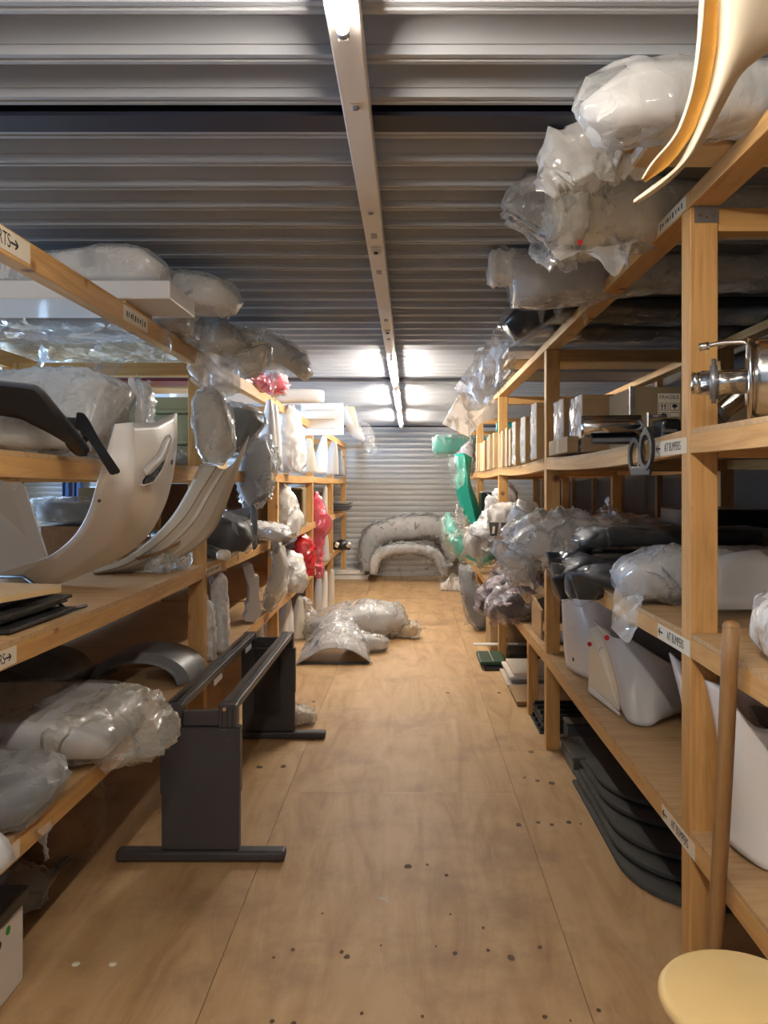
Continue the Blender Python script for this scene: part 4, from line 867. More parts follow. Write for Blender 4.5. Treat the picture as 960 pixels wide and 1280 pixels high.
for i, (z, x0) in enumerate(((2.546, .63), (2.586, .60))):
    t = thing('long_board', ['lower cream board end beneath the uppermost roll on the right rack', 'upper tan board end beneath the uppermost roll on the right rack'][i], 'board', V(1.3, 2.1, z), 'board ends on the right rack top')
    box('board', (x0, 2.03, z), (2.1, 2.17, z+.036), M['cardl' if i == 0 else 'card'], t, .004)
    box('end_cap', (x0-.006, 2.035, z+.003), (x0-.0005, 2.165, z+.033), M['whitematte'], t)
parcel('film_roll', 'big cream roll in milky film sagging over the right top rail', 'roll', [V(2.1, 2.78, 2.635), V(1.2, 2.77, 2.63), V(.80, 2.75, 2.615), V(.60, 2.75, 2.60), V(.50, 2.75, 2.59)], [(.12, .08), (.13, .085), (.15, .13), (.155, .145), (.14, .13)], M['ivorygel'], M['film'], e=2.5, crum=.012, freq=6, seed=104, m=50, n=44, shrink=.9)
t = thing('loose_film', 'ragged clear film bunched round the mouth of the big cream roll', 'film', V(.45, 2.75, 2.42))
link('film', loftmesh([V(.60, 2.75, 2.60), V(.50, 2.75, 2.605), V(.43, 2.75, 2.59), V(.405, 2.76, 2.56)], [(.165, .15), (.16, .155), (.13, .13), (.07, .07)], n=50, m=32, e=2.4, crum=.04, freq=10, seed=105), M['film'], t)
hangfilm('flap', [W(662, 290, 2.7), W(700, 300, 2.68), W(760, 310, 2.66), W(800, 300, 2.66)], [W(700, 325, 2.66), W(735, 318, 2.64), W(768, 345, 2.64), W(790, 312, 2.64)], M['film_w'], t, seed=106, amp=.03, freq=9)
hangfilm('tape', [W(755, 215, 2.57), W(760, 214, 2.57), W(765, 215, 2.57)], [W(750, 260, 2.57), W(760, 268, 2.57), W(770, 258, 2.57)], M['film_y'], t, seed=107, amp=.015, freq=18)
rod('red_mark', W(725, 303, 2.62), W(725, 303, 2.618), .010, M['reddot'], t, 10)
parcel('film_roll', 'film-wrapped bundle of flat strips third along the right rack top', 'roll', [V(2.1, 3.5, 2.62), V(1.2, 3.5, 2.61), V(.80, 3.48, 2.59), V(.55, 3.48, 2.57), V(.46, 3.48, 2.56)], [(.13, .065), (.14, .07), (.14, .11), (.14, .12), (.12, .10)], M['lgrey'], M['film'], e=4, crum=.014, freq=8, seed=108, m=50, n=44)
parcel('bubble_roll', 'small bubble-wrapped roll end jutting farthest over the aisle on the right', 'roll', [V(.60, 3.45, 2.63), V(.45, 3.45, 2.625), V(.37, 3.45, 2.62), V(.355, 3.45, 2.62)], [(.05, .06), (.06, .075), (.062, .08), (.03, .05)], M['cream'], M['bubble'], e=3, crum=.016, freq=16, seed=109)
t = thing('hanging_film', 'film tatters dangling under the third bundle on the right rack top', 'film', W(700, 390, 3.5))
for i, x in enumerate((668, 690, 722)): hangfilm('film', [W(x, 372, 3.46), W(x+8, 374, 3.46), W(x+16, 372, 3.46)], [W(x+5, 396+i % 2*10, 3.45), W(x+9, 408-i % 2*14, 3.45), W(x+13, 392, 3.45)], M['film'], t, seed=110+i, amp=.015, freq=20)
parcel('film_parcel', 'black panels in film on the right rack top', 'parcel', [V(2.1, 4.15, 2.60), V(1.2, 4.15, 2.60), V(.82, 4.12, 2.605), V(.60, 4.1, 2.53), V(.53, 4.1, 2.46)], [(.22, .05), (.24, .05), (.22, .06), (.16, .10), (.08, .07)], M['black'], M['film_d'], e=4, crum=.016, freq=7, seed=114, m=44, n=40)
t = slab('navy_board', [V(.60, 3.66, 2.58), V(2.05, 3.66, 2.58), V(2.05, 3.88, 2.6), V(.62, 3.88, 2.6)], (0, 0, .02), M['beam']); tag(t, 'navy board lying between bundles on the right rack top', 'board')
parcel('film_parcel', 'long dark film-wrapped panel over the second right post', 'parcel', [V(2.1, 4.75, 2.60), V(1.2, 4.75, 2.60), V(.85, 4.72, 2.60), V(.68, 4.7, 2.57)], [(.24, .05), (.26, .05), (.25, .055), (.18, .04)], M['dgrey'], M['film_d'], e=4, crum=.014, freq=7, seed=115, m=40)
for i, (y, w, x0, mt) in enumerate(((5.15, .32, .66, 'lgrey'), (5.55, .4, .72, 'cardl'), (6.1, .5, .80, 'grey'))):
    t = box('long_board', (x0, y, 2.5455), (2.05, y+w, 2.575), M[mt], None, .006); tag(t, ['pale grey panel spanning the right rack top behind the dark parcels', 'tan panel spanning the right rack top in its middle bay', 'darker grey panel spanning the right rack top before the third post'][i], 'panel', 'panels spanning the right rack top')
t = thing('hanging_film', 'big sheet of clear film draped from the right rack top into the aisle', 'film', V(.6, 5.9, 2.1))
hangfilm('sheet', [W(622, 408, 5.0), W(640, 398, 5.0), W(650, 420, 5.05)], [W(580, 490, 5.6), W(612, 505, 5.5), W(640, 470, 5.4)], M['film'], t, seed=120, amp=.07, nu=30, freq=5)
hangfilm('sheet', [W(598, 440, 5.5), W(618, 420, 5.4), W(636, 440, 5.4)], [W(568, 486, 6.1), W(600, 512, 6.0), W(632, 480, 5.9)], M['film_g'], t, seed=121, amp=.07, nu=30, freq=5)
hangfilm('sheet', [W(570, 482, 6.2), W(595, 470, 6.2), W(620, 475, 6.2)], [W(585, 515, 6.3), W(603, 512, 6.3), W(615, 505, 6.3)], M['film_w'], t, seed=122, amp=.05, nu=24, freq=6)
t = thing('foil_sheet', 'bluish white translucent sheet tilted out of the far right rack top', 'sheet', W(578, 540, 7.4))
slab('sheet', [W(553, 530, 7.4), W(574, 494, 7.5), W(628, 500, 7.7), W(622, 522, 7.7), W(600, 530, 7.6), W(586, 546, 7.5)], (.0, .03, .01), M['film_w'], t)
t = box('timber_upright', (.62, 9.75, 2.30), (.66, 9.80, 2.66), M['pine_z']); tag(t, 'pale timber offcut standing up at the far right rack top', 'timber')
box('rest', (.62, 9.75, 2.546), (1.0, 9.80, 2.58), M['pine_x'], t)
# curved ivory shell over the aisle, close to the camera
hk = thing('curved_shell', 'ivory fibreglass shell with raw yellow inside hooking into the aisle at top right', 'shell', W(870, 150, 1.45))
D = 1.42
def H(l, add): return [W(x, y, D+a) for (x, y), a in zip(l, add if isinstance(add, (list, tuple)) else [add]*len(l))]
Lo = [(878, -50), (874, 0), (870, 60), (863, 110), (850, 152), (838, 175), (815, 202), (802, 222)]
Li = [(886, -50), (881, 0), (875, 60), (866, 112), (852.5, 154), (840, 176), (817, 202.5), (803, 223)]
Tr = [(900, -50), (898, 0), (897, 50), (888, 105), (876, 140), (866, 166), (838, 204), (806, 227)]
Tm = [(897, -50), (894, 0), (889, 58), (878, 112), (866, 150), (854, 174), (829, 206), (805, 226)]
ribbon('lip', [H(Lo, .0), H(Li, -.008)], M['shell'], hk, .002, 34, 3)
ribbon('inside', [H(Li, -.006), H(Tm, .004), H(Tr, .0)], M['yellowin'], hk, .002, 34, 4, smooth_across=True)
Bl = [(900, -50), (898, 0), (897, 50), (890, 100), (877, 140), (866, 170), (845, 208), (815, 232), (792, 250)]
Bm = [(945, -50), (935, 0), (925, 45), (908, 95), (893, 132), (878, 164), (858, 200), (826, 230), (793, 253)]
Br = [(1160, -50), (1060, 20), (960, 66), (928, 92), (905, 132), (886, 168), (864, 200), (834, 230), (797, 255)]
ribbon('blade', [H(Bl, .0), H(Bm, [-.04, -.04, -.04, -.035, -.03, -.025, -.02, -.012, -.005]), H(Br, [.05, .05, .05, .04, .03, .025, .02, .01, .0])], M['shell'], hk, .006, 46, 5, smooth_across=True)
# ------------------------------------------------------------------ RIGHT RACK, upper shelf: exhausts and cartons
U = 1.8205
mf = thing('exhaust_silencer', 'polished steel exhaust silencer on the near right upper shelf', 'exhaust', V(.84, 2.10, U))
mf.rotation_euler = (0, 0, R(-21))
yc, zc = 2.10, 1.935
lathe('drum', [(.0, .925), (.09, .925), (.103, .932), (.108, .945), (.108, 1.55), (.0, 1.56)], V(0, yc, zc), M['chrome'], mf, 'X', 40)
lathe('flange', [(.0, .915), (.113, .915), (.113, .9245), (.0, .9245)], V(0, yc, zc), M['chrome'], mf, 'X', 40)
lathe('inlet_pipe', [(.030, .80), (.034, .80), (.034, .914), (.0, .914)], V(0, yc, zc-.005), M['chrome'], mf, 'X', 28)
lathe('clamp', [(.0345, .822), (.046, .822), (.046, .842), (.0345, .842)], V(0, yc, zc-.005), M['steel'], mf, 'X', 28)
lathe('pipe_end', [(.028, .775), (.031, .775), (.031, .7995), (.028, .7995)], V(0, yc, zc-.005), M['chrome'], mf, 'X', 28)
rod('clamp_bolt', (.832, yc-.03, zc-.065), (.832, yc-.03, zc+.055), .006, M['steel'], mf)
tube('hanger', [V(.805, yc-.02, zc+.092), V(.85, yc-.02, zc+.098), V(.90, yc-.02, zc+.098), V(.915, yc-.02, zc+.092), V(.918, yc-.02, zc+.075), V(.918, yc-.02, zc+.05)], .0065, M['chrome'], mf, 10, 24)
loft('hanger_tip', [V(.795, yc-.02, zc+.090), V(.82, yc-.02, zc+.094)], (.011, .011), M['chrome'], mf, n=12, m=4)
for i, (a, b, c, r) in enumerate((((.90, 2.35, 1.87), (1.05, 2.3, 2.0), (1.3, 2.2, 2.16), .032), ((.93, 2.33, 1.86), (1.0, 2.42, 1.90), (1.5, 2.45, 2.2), .026))):
    t = thing('exhaust_pipe', ['thicker chrome pipe slanting up behind the silencer', 'thinner chrome pipe slanting up behind the silencer'][i], 'exhaust', V(*a), 'chrome pipes behind the silencer')
    a, b, c = V(*a)+V(.06, .06+.1*i, .0), V(*b)+V(.06, .06+.1*i, 0), V(*c)+V(.06, .06+.1*i, 0)
    tube('pipe', [a, a.lerp(b, .5), b, b.lerp(c, .5), c], r, M['chrome'], t, 16, 20)
    loft('collar', [a, a.lerp(b, .12)], (r*1.18, r*1.18), M['steel'], t, n=16, m=4)
ex = thing('exhaust_tip', 'chrome exhaust tailpipe lying across the right upper shelf edge', 'exhaust', V(.87, 3.2, U)); ex.rotation_euler = (0, 0, R(-14))
lathe('pipe', [(.040, .725), (.046, .72), (.046, .735), (.045, .96), (.0, .97)], V(0, 3.2, 1.895), M['chrome'], ex, 'X', 30)
rbox('flange', (.985, 3.2, 1.897), (.012, .10, .10), M['chrome'], ex, (0, 0, 0), .004)
rod('stud', (.99, 3.17, 1.93), (1.06, 3.17, 1.93), .006, M['steel'], ex); rod('stud', (.99, 3.23, 1.88), (1.06, 3.23, 1.88), .006, M['steel'], ex)
rbox('saddle', (.86, 3.2, 1.8345), (.2, .08, .027), M['black'], ex, (0, 0, 0), .006)
gk = thing('gasket', 'black two-hole gasket hanging over the right upper shelf edge', 'gasket', V(.835, 2.75, 1.69))
def ring(c, ru, rv, w, t3, nm, par, mat, tilt=0):
    """flat oval ring facing the aisle (in the YZ plane)"""
    n = 26; vs = []; fs = []
    for i in range(n):
        a = 2*PI*i/n
        for rr in (0, w):
            y, z = (ru+rr*1.4)*math.cos(a), (rv+rr)*math.sin(a)
            y, z = y*math.cos(tilt)-z*math.sin(tilt), y*math.sin(tilt)+z*math.cos(tilt)
            for xx in (-t3/2, t3/2): vs.append(Vector(c)+V(xx, y, z))
    for i in range(n):
        a, b = i*4, ((i+1) % n)*4
        for p, q in ((0, 1), (1, 3), (3, 2), (2, 0)): fs.append((a+p, b+p, b+q, a+q))
    return link(nm, mesh(vs, fs), mat, par)
gy = 2.74
ring((.836, 2.845, 1.757), .055, .050, .018, .012, 'ring', gk, M['satin'], .1); ring((.828, 2.685, 1.772), .052, .054, .018, .012, 'ring', gk, M['satin'], -.1)
rbox('web', (.832, 2.765, 1.700), (.012, .22, .034), M['satin'], gk, (0, 0, 0), .004)
rbox('hook', (.838, 2.69, 1.84), (.03, .05, .025), M['satin'], gk, (0, 0, 0), .004)
for i, (x, y, w) in enumerate(((1.02, 3.05, .08), (1.13, 2.98, .10))):
    t = thing('clamp_block', ['left black clamp with bright studs behind the chrome tailpipe', 'right black clamp with bright band behind the chrome tailpipe'][i], 'clamp', V(x, y, U), 'black clamps on the right upper shelf')
    rbox('body', (x, y, U+.045), (w, .1, .088), M['black'], t, (0, 0, 8), .012)
    rbox('band', (x-.005, y-.054, U+.04), (w*.7, .01, .012), M['chrome'], t, (0, 0, 8)); rod('stud', (x-.03, y-.05, U+.07), (x-.03, y-.08, U+.07), .007, M['chrome'], t)
def carton(name, label, lo, hi, mat, grp=None, tape=True, film_=False):
    t = thing(name, label, 'box', V((lo[0]+hi[0])/2, (lo[1]+hi[1])/2, lo[2]), grp)
    box('body', lo, hi, M[mat], t, .004)
    if tape:
        box('tape', (lo[0]-.0008, (lo[1]+hi[1])/2-.025, lo[2]+.006), (lo[0]-.0002, (lo[1]+hi[1])/2+.025, hi[2]-.004), M['tape'], t)
        box('flap_seam', (lo[0]+.004, lo[1]-.0008, hi[2]-.03), (hi[0]-.004, lo[1]-.0002, hi[2]-.027), M['cardd'], t)
    if film_:
        hangfilm('film', [V(lo[0]-.006, lo[1]-.01, hi[2]), V(lo[0]-.008, (lo[1]+hi[1])/2, hi[2]), V(lo[0]-.006, hi[1]+.01, hi[2])], [V(lo[0]-.006, lo[1]-.01, lo[2]+.01), V(lo[0]-.008, (lo[1]+hi[1])/2, lo[2]+.01), V(lo[0]-.006, hi[1]+.01, lo[2]+.01)], M['film'], t, seed=int(lo[1]*10), amp=.006, nu=12, freq=18)
    return t
fb = carton('carton', 'large carton with a FRAGILE sticker on the right upper shelf', (1.0, 3.45, U), (1.75, 3.85, U+.27), 'cardd', None, False)
fy = 3.4492
st = box('sticker', (1.115, fy-.0012, 1.953), (1.215, fy-.0004, 2.06), M['paper'], fb)
Mx = frame((1.165, fy-.0014, 2.043), (1, 0, 0), (0, 0, 1)); text('lettering', 'FRAGILE', Mx, .024, M['ink'], st, .0002, 'CENTER', 1.0)
for i, x in enumerate((1.14, 1.19)):
    for dz, hh in ((2.000, .034), (1.965, .022)):
        for a, b, c, d in ((-.021, -.019, -hh/2, hh/2), (.019, .021, -hh/2, hh/2), (-.021, .021, -hh/2, -hh/2+.002), (-.021, .021, hh/2-.002, hh/2)):
            box('pictogram', (x+a, fy-.0022, dz+c), (x+b, fy-.0014, dz+d), M['ink'], st)
for dx in (-.007, .007):
    x = 1.14+dx; slab('pictogram', [V(x-.002, fy-.0022, 1.988), V(x+.002, fy-.0022, 1.988), V(x+.002, fy-.0022, 2.003), V(x+.006, fy-.0022, 2.003), V(x, fy-.0022, 2.013), V(x-.006, fy-.0022, 2.003), V(x-.002, fy-.0022, 2.003)], (0, .0008, 0), M['ink'], st)
slab('pictogram', [V(1.188, fy-.0022, 1.987), V(1.192, fy-.0022, 1.987), V(1.192, fy-.0022, 1.995), V(1.2, fy-.0022, 1.998), V(1.203, fy-.0022, 2.004), V(1.197, fy-.0022, 2.012), V(1.183, fy-.0022, 2.012), V(1.177, fy-.0022, 2.004), V(1.18, fy-.0022, 1.998), V(1.188, fy-.0022, 1.995)], (0, .0008, 0), M['ink'], st)
slab('pictogram', [V(1.125, fy-.0022, 1.96), V(1.155, fy-.0022, 1.96), V(1.152, fy-.0022, 1.968), V(1.14, fy-.0022, 1.972), V(1.128, fy-.0022, 1.968)], (0, .0008, 0), M['ink'], st)
box('steel_strap', (.985, 3.43, U), (.999, 3.445, U+.27), M['steel'], fb)
carton('carton', 'film-edged tall carton left of the FRAGILE carton', (.90, 4.0, U), (1.4, 4.28, U+.30), 'card', None, True, True)
carton('carton', 'tall film-edged carton just in front of the second right post', (.875, 4.36, U), (1.4, 4.62, U+.32), 'card', None, True, True)
carton('carton', 'low cardboard box at the shelf edge before the second right post', (.825, 4.02, U+.0), (.885, 4.55, U+.085), 'card', None, True)
q = random.Random(12); y = 4.93; k = 0
words = ['first', 'second', 'third', 'fourth', 'fifth', 'sixth', 'seventh', 'eighth', 'ninth', 'tenth', 'eleventh', 'twelfth', 'thirteenth', 'fourteenth', 'fifteenth', 'sixteenth', 'seventeenth', 'eighteenth']
while y < 9.5 and k < 18:
    w = (.16, .05, .17, .14, .06, .07)[k] if k < 6 else q.uniform(.08, .16); g = (.03, .28, .22, .12, .1, .12)[k] if k < 6 else q.uniform(.02, .16)
    if not (7.28 < y+w and y < 7.42):
        h = (.36, .30, .33, .33, .30, .30)[k] if k < 6 else q.uniform(.30, .35)
        sagy = -.02*4*((y-4.86)/2.46)*(1-(y-4.86)/2.46) if y < 7.3 else -.02*4*((y-7.4)/2.3)*(1-(y-7.4)/2.3)
        carton('slim_carton', '%s slim upright carton in the row past the second right post' % words[k], (.80+q.uniform(0, .03), y, U+sagy), (1.35, y+w, U+sagy+h), ('cardl', 'cardl', 'card')[q.randrange(3)] if k > 3 else 'cardl', 'slim upright cartons on the right upper shelf', k < 12, k in (0, 1, 2, 3))
        k += 1
    y += w+g
t = box('teal_board', (.90, 7.95, 2.20), (1.5, 8.0, 2.30), M['teal'], None, .005); tag(t, 'teal board lying on the slim cartons of the far right upper shelf', 'board')
for z in (2.21, 2.29): box('edge', (.895, 7.948, z-.003), (1.5, 7.9495, z+.003), M['dkgreen'], t)
parcel('film_bag', 'pale mauve film bag at the far end of the right upper shelf', 'bag', [V(.76, 10.45, 1.82), V(.76, 10.4, 1.95), V(.78, 10.4, 2.10), V(.85, 10.4, 2.28)], [(.10, .1), (.13, .12), (.10, .1), (.03, .03)], M['lgrey'], M['film_p'], e=2.3, crum=.04, freq=7, seed=130, m=40)
# ------------------------------------------------------------------ far right: teal goods in film
parcel('film_roll', 'teal roll in clear film jutting far out over the aisle', 'roll', [V(1.3, 10.9, 2.22), V(.75, 10.8, 2.20), V(.45, 10.7, 2.19), V(.335, 10.7, 2.18)], [(.12, .13), (.13, .14), (.14, .15), (.11, .13)], M['teal'], M['film_t'], e=2.8, crum=.03, freq=7, seed=131, m=44, n=40, shrink=.78)
t = thing('teal_strip', 'twisted teal strip hanging down the far right rack front', 'strip', W(585, 640, 9.6))
ribbon('strip', [[W(568, 568, 9.7), W(572, 590, 9.6), W(570, 612, 9.6), W(577, 635, 9.6), W(586, 660, 9.6)], [W(580, 566, 9.7), W(584, 592, 9.6), W(586, 615, 9.6), W(592, 640, 9.6), W(598, 666, 9.6)], [W(590, 572, 9.75), W(588, 600, 9.7), W(596, 625, 9.7), W(600, 645, 9.7), W(602, 664, 9.7)]], M['teal'], t, .012, 24, 3)
hangfilm('film', [W(560, 572, 9.6), W(570, 570, 9.6), W(580, 570, 9.6)], [W(562, 605, 9.5), W(570, 612, 9.5), W(580, 606, 9.5)], M['film_t'], t, 132, .05, 14, 6)
parcel('film_bag', 'sea-green curved moulding in clear film low on the far right rack', 'bag', [W(560, 640, 9.4), W(563, 662, 9.3), W(576, 683, 9.2), W(600, 696, 9.2), W(616, 696, 9.3)], [(.03, .03), (.10, .10), (.16, .13), (.16, .12), (.08, .06)], M['teal'], M['film_t'], e=2.3, crum=.04, freq=6, seed=133, m=46, n=40, shrink=.66)
parcel('film_bag', 'clear peaked film bag above the sea-green moulding', 'bag', [W(577, 676, 9.6), W(578, 655, 9.6), W(574, 640, 9.6), W(572, 630, 9.6)], [(.10, .08), (.11, .1), (.06, .05), (.015, .015)], None, M['film'], e=2.2, crum=.04, freq=7, seed=134, m=30)
# ------------------------------------------------------------------ RIGHT RACK, middle shelf
Z2 = 1.2005
parcel('film_parcel', 'grey parts bulging in clear film on the right middle shelf beside the near post', 'parcel', [V(1.68, 3.0, 1.31), V(1.3, 3.0, 1.315), V(1.02, 2.98, 1.31), V(.87, 2.96, 1.29), V(.80, 2.95, 1.27)], [(.14, .095), (.15, .10), (.15, .11), (.12, .085), (.05, .05)], M['lgrey'], M['film_g'], e=2.6, crum=.02, freq=9, seed=140, m=46, n=44)
t = thing('hanging_film', 'pale empty film tail hanging off the right middle shelf', 'film', W(780, 790, 2.9))
hangfilm('film', [W(768, 735, 2.95), W(785, 728, 2.92), W(806, 740, 2.88)], [W(763, 785, 2.92), W(785, 803, 2.88), W(797, 770, 2.86)], M['film_w'], t, seed=141, amp=.03, nu=24, freq=9)
for i, (y, z, tip, dz, lab) in enumerate(((3.42, 1.25, .79, .05, 'nearest of the black film-wrapped bumpers folded over the right middle shelf'), (3.70, 1.26, .77, .10, 'black film-wrapped bumper drooping lowest over the right middle shelf'), (4.02, 1.28, .79, .04, 'black film-wrapped bumper beside the second right post'), (3.72, 1.40, .84, .02, 'black film-wrapped bumper on top of the black bundle'))):
    parcel('black_parcel', lab, 'bumper', [V(1.68, y, z), V(1.3, y, z), V(.95, y, z), V(tip+.03, y-.02, z-.01), V(tip-.01, y-.03, z-.04-dz*.5), V(tip+.0, y-.03, z-.06-dz)], [(.13, .045), (.13, .05), (.13, .05), (.12, .05), (.09, .04), (.05, .02)], M['satin'], M['film_d'], 'black film-wrapped bumpers on the right middle shelf', e=3, crum=.018, freq=8, seed=142+i, m=50, n=40, shrink=.92)
parcel('film_bag', 'big white bubble-film bag bulging in front of the second right post', 'bag', [V(1.3, 4.60, 1.35), V(.95, 4.60, 1.36), V(.76, 4.58, 1.32), V(.65, 4.58, 1.24), V(.66, 4.58, 1.06)], [(.10, .10), (.14, .13), (.15, .14), (.14, .12), (.07, .05)], M['white'], M['film'], fl=14, e=2.6, crum=.05, freq=9, seed=147, m=50, n=46, shrink=.7)
parcel('film_bag', 'upright milky bag standing on the right middle shelf past the second post', 'bag', [V(.86, 5.35, 1.21), V(.82, 5.35, 1.32), V(.82, 5.35, 1.42), V(.90, 5.35, 1.47)], [(.12, .14), (.14, .16), (.13, .13), (.04, .05)], M['white'], M['film_w'], e=2.6, crum=.03, freq=8, seed=148, m=40)
parcel('film_bag', 'slim grey film bag hanging below the milky bag on the right rack', 'bag', [W(644, 690, 4.72), W(650, 710, 4.72), W(660, 732, 4.72), W(668, 743, 4.72)], [(.03, .03), (.06, .05), (.05, .04), (.015, .01)], M['grey'], M['film_p'], crum=.03, freq=10, seed=149)
parcel('film_bag', 'white film bag flopping out beside the third right post', 'bag', [V(1.1, 6.9, 1.30), V(.85, 6.9, 1.33), V(.70, 6.85, 1.25), V(.60, 6.8, 1.14), V(.64, 6.8, 1.02)], [(.12, .10), (.16, .13), (.16, .12), (.13, .09), (.05, .04)], M['lgrey'], M['film_w'], fl=10, e=2.5, crum=.05, freq=7, seed=150, m=46, n=44, shrink=.7)
t = thing('tag_card', 'dark cards with white labels in film by the third right post', 'card', W(626, 672, 6.4))
for px in (617, 632):
    c = slab('card', [W(px-6, 653, 6.45), W(px+7, 653, 6.45), W(px+4, 670, 6.42), W(px-4, 670, 6.42)], (0, .006, 0), M['dgrey'], t); slab('label', [W(px-1, 658, 6.435), W(px+2, 658, 6.435), W(px+1, 667, 6.415), W(px-2, 667, 6.415)], (0, .004, 0), M['paper'], c)
parcel('film_bag', 'grey crumpled bag at the back of the right middle shelf near the third post', 'bag', [V(.98, 7.7, 1.27), V(.9, 7.7, 1.42), V(1.0, 7.7, 1.55), V(1.05, 7.7, 1.6)], [(.12, .1), (.16, .12), (.10, .1), (.03, .03)], M['lgrey'], M['film_w'], crum=.05, freq=7, seed=151, m=36)
t = thing('crate', 'black crate with pale rim on the far right middle shelf', 'crate', V(1.0, 9.3, Z2))
for a, b in (((.86, 9.2, Z2), (.88, 9.55, 1.55)), ((.88, 9.53, Z2), (1.3, 9.55, 1.55)), ((.88, 9.2, Z2), (1.3, 9.215, 1.36)), ((.86, 9.2, Z2-.0), (1.3, 9.55, Z2+.015))): box('side', a, b, M['black'], t, .003)
tube('rim', [V(.87, 9.2, 1.56), V(.87, 9.54, 1.56), V(1.3, 9.54, 1.56)], .008, M['lgrey'], t, 8)
parcel('bubble_parcel', 'bubble-wrapped parcel on the near right middle shelf behind the stick', 'parcel', [V(1.00, 2.12, 1.30), V(.96, 1.92, 1.285), V(.945, 1.70, 1.285), V(.945, 1.45, 1.275)], [(.05, .06), (.09, .085), (.10, .075), (.09, .06)], M['lgrey'], M['bubble'], e=2.6, crum=.014, freq=12, seed=152, m=44, n=40)
t = tag(ribbon('grey_panel_roll', [[V(1.0, 2.65, 1.22), V(1.2, 2.6, 1.23), V(1.6, 2.6, 1.24)], [V(1.0, 2.75, 1.36), V(1.2, 2.7, 1.42), V(1.6, 2.7, 1.42)]], M['lgrey'], None, .01, 14, 4), 'light grey curved panel behind the near right post', 'panel')
for i, (y, h) in enumerate(((3.3, .10), (4.3, .12))):
    t = thing('back_box', ['low black case at the back of the right middle shelf, nearer one', 'low black case at the back of the right middle shelf, farther one'][i], 'case', V(1.7, y, Z2), 'black cases at the back of the right rack')
    box('body', (1.72 if i == 0 else 1.5, y-.28, Z2+(.2 if i == 0 else .22)), (1.95, y+.3, Z2+.2+h), M['black'], t, .01); box('stand', (1.75, y-.2, Z2), (1.93, y+.2, Z2+(.199 if i == 0 else .219)), M['cardd'], t)
parcel('film_bag', 'grey film heap at the back of the right middle shelf', 'bag', [V(1.9, 5.2, 1.30), V(1.4, 5.2, 1.34), V(1.1, 5.2, 1.33)], [(.2, .08), (.24, .12), (.15, .08)], M['lgrey'], M['film_g'], crum=.04, freq=6, seed=153)
# ------------------------------------------------------------------ RIGHT RACK, lower shelf
Z3 = .6005
t = thing('bumper_panel', 'cream folded bumper panel with dark hole nearest the second right post', 'panel', V(1.0, 4.25, Z3))
ribbon('shell', [[V(.90, 4.38, Z3+.01), V(.885, 4.4, .8), V(.885, 4.45, 1.12)], [V(.95, 4.2, Z3+.0), V(.93, 4.22, .8), V(.925, 4.3, 1.11)], [V(1.02, 4.05, Z3+.02), V(1.03, 4.1, .85), V(1.06, 4.2, 1.07)], [V(1.3, 4.0, Z3+.02), V(1.3, 4.05, .8), V(1.3, 4.1, 1.05)]], M['white'], t, .008, 18, 5, smooth_across=True)
rod('hole', V(.918, 4.27, .68), V(.914, 4.266, .68), .012, M['black'], t)
t = thing('bumper_panel', 'flat cream panel with red dot and round stamp on the right lower shelf', 'panel', V(1.0, 3.7, Z3))
pts = [(735, 862, 3.92), (737, 785, 3.92), (748, 782, 3.88), (762, 790, 3.8), (770, 845, 3.58), (776, 855, 3.54), (774, 889, 3.54)]
slab('plate', [W(x, y, d) for x, y, d in pts], (.012, .012, 0), M['ivorygel'], t, .003)
slab('foot_flange', [onZ(735, 865, Z3+.004), onZ(775, 896, Z3+.004), onZ(775, 896, Z3+.004)+V(.0, .05, 0), onZ(735, 865, Z3+.004)+V(.02, .05, 0)], (0, 0, .02), M['white'], t, .003)
nP = V(-.6, -.75, 0).normalized()
def pdisc(px, py, d, r, m, nm, t):
    p = W(px, py, d)+nP*.004; u = V(.75, -.6, 0).normalized(); slab(nm, [p+u*(r*math.cos(2*PI*i/14))+V(0, 0, r*math.sin(2*PI*i/14)) for i in range(14)], nP*.0015, M[m], t)
pdisc(737.5, 805, 3.90, .012, 'reddot', 'red_dot', t)
stp = W(755, 818, 3.80)+nP*.012
M['stampblue'] = plain('stamp_ink', (.42, .42, .55), .6)
for r in (.030, .022):
    u = V(.75, -.6, 0).normalized(); pp = [stp+u*(r*.8*math.cos(2*PI*i/20))+V(0, 0, r*1.3*math.sin(2*PI*i/20)) for i in range(21)]
    tube('stamp', pp, .0016, M['stampblue'], t, 6)
t = thing('bumper_panel', 'large pale grey bumper with arched underside on the right lower shelf', 'bumper', V(1.2, 3.3, Z3))
gA = [W(742, 776, 3.85), W(752, 792, 3.75), W(768, 845, 3.55), W(776, 885, 3.45)]
gB = [W(764, 796, 3.62), W(772, 812, 3.55), W(780, 860, 3.42), W(786, 902, 3.36)]
gC = [W(790, 800, 3.5), W(796, 820, 3.45), W(806, 870, 3.38), W(810, 908, 3.34)]
gD = [W(840, 830, 3.4), W(838, 850, 3.38), W(832, 880, 3.36), W(822, 902, 3.34)]
gE = [W(900, 850, 3.5), W(895, 865, 3.5), W(880, 880, 3.48), W(850, 890, 3.46)]
ribbon('shell', [gA, gB, gC, gD, gE], M['lgrey'], t, .008, 22, 4, smooth_across=True)
pdisc(759, 797, 3.60, .013, 'reddot', 'red_dot', t)
slab('back', [V(1.05, 3.7, Z3+.02), V(1.9, 3.7, Z3+.02), V(1.9, 3.7, 1.05), V(1.05, 3.75, 1.08)], (0, .01, 0), M['grey'], t)
t = thing('bumper_panel', 'white bumper with red dot partly hidden behind the near right post', 'bumper', V(1.1, 2.6, Z3))
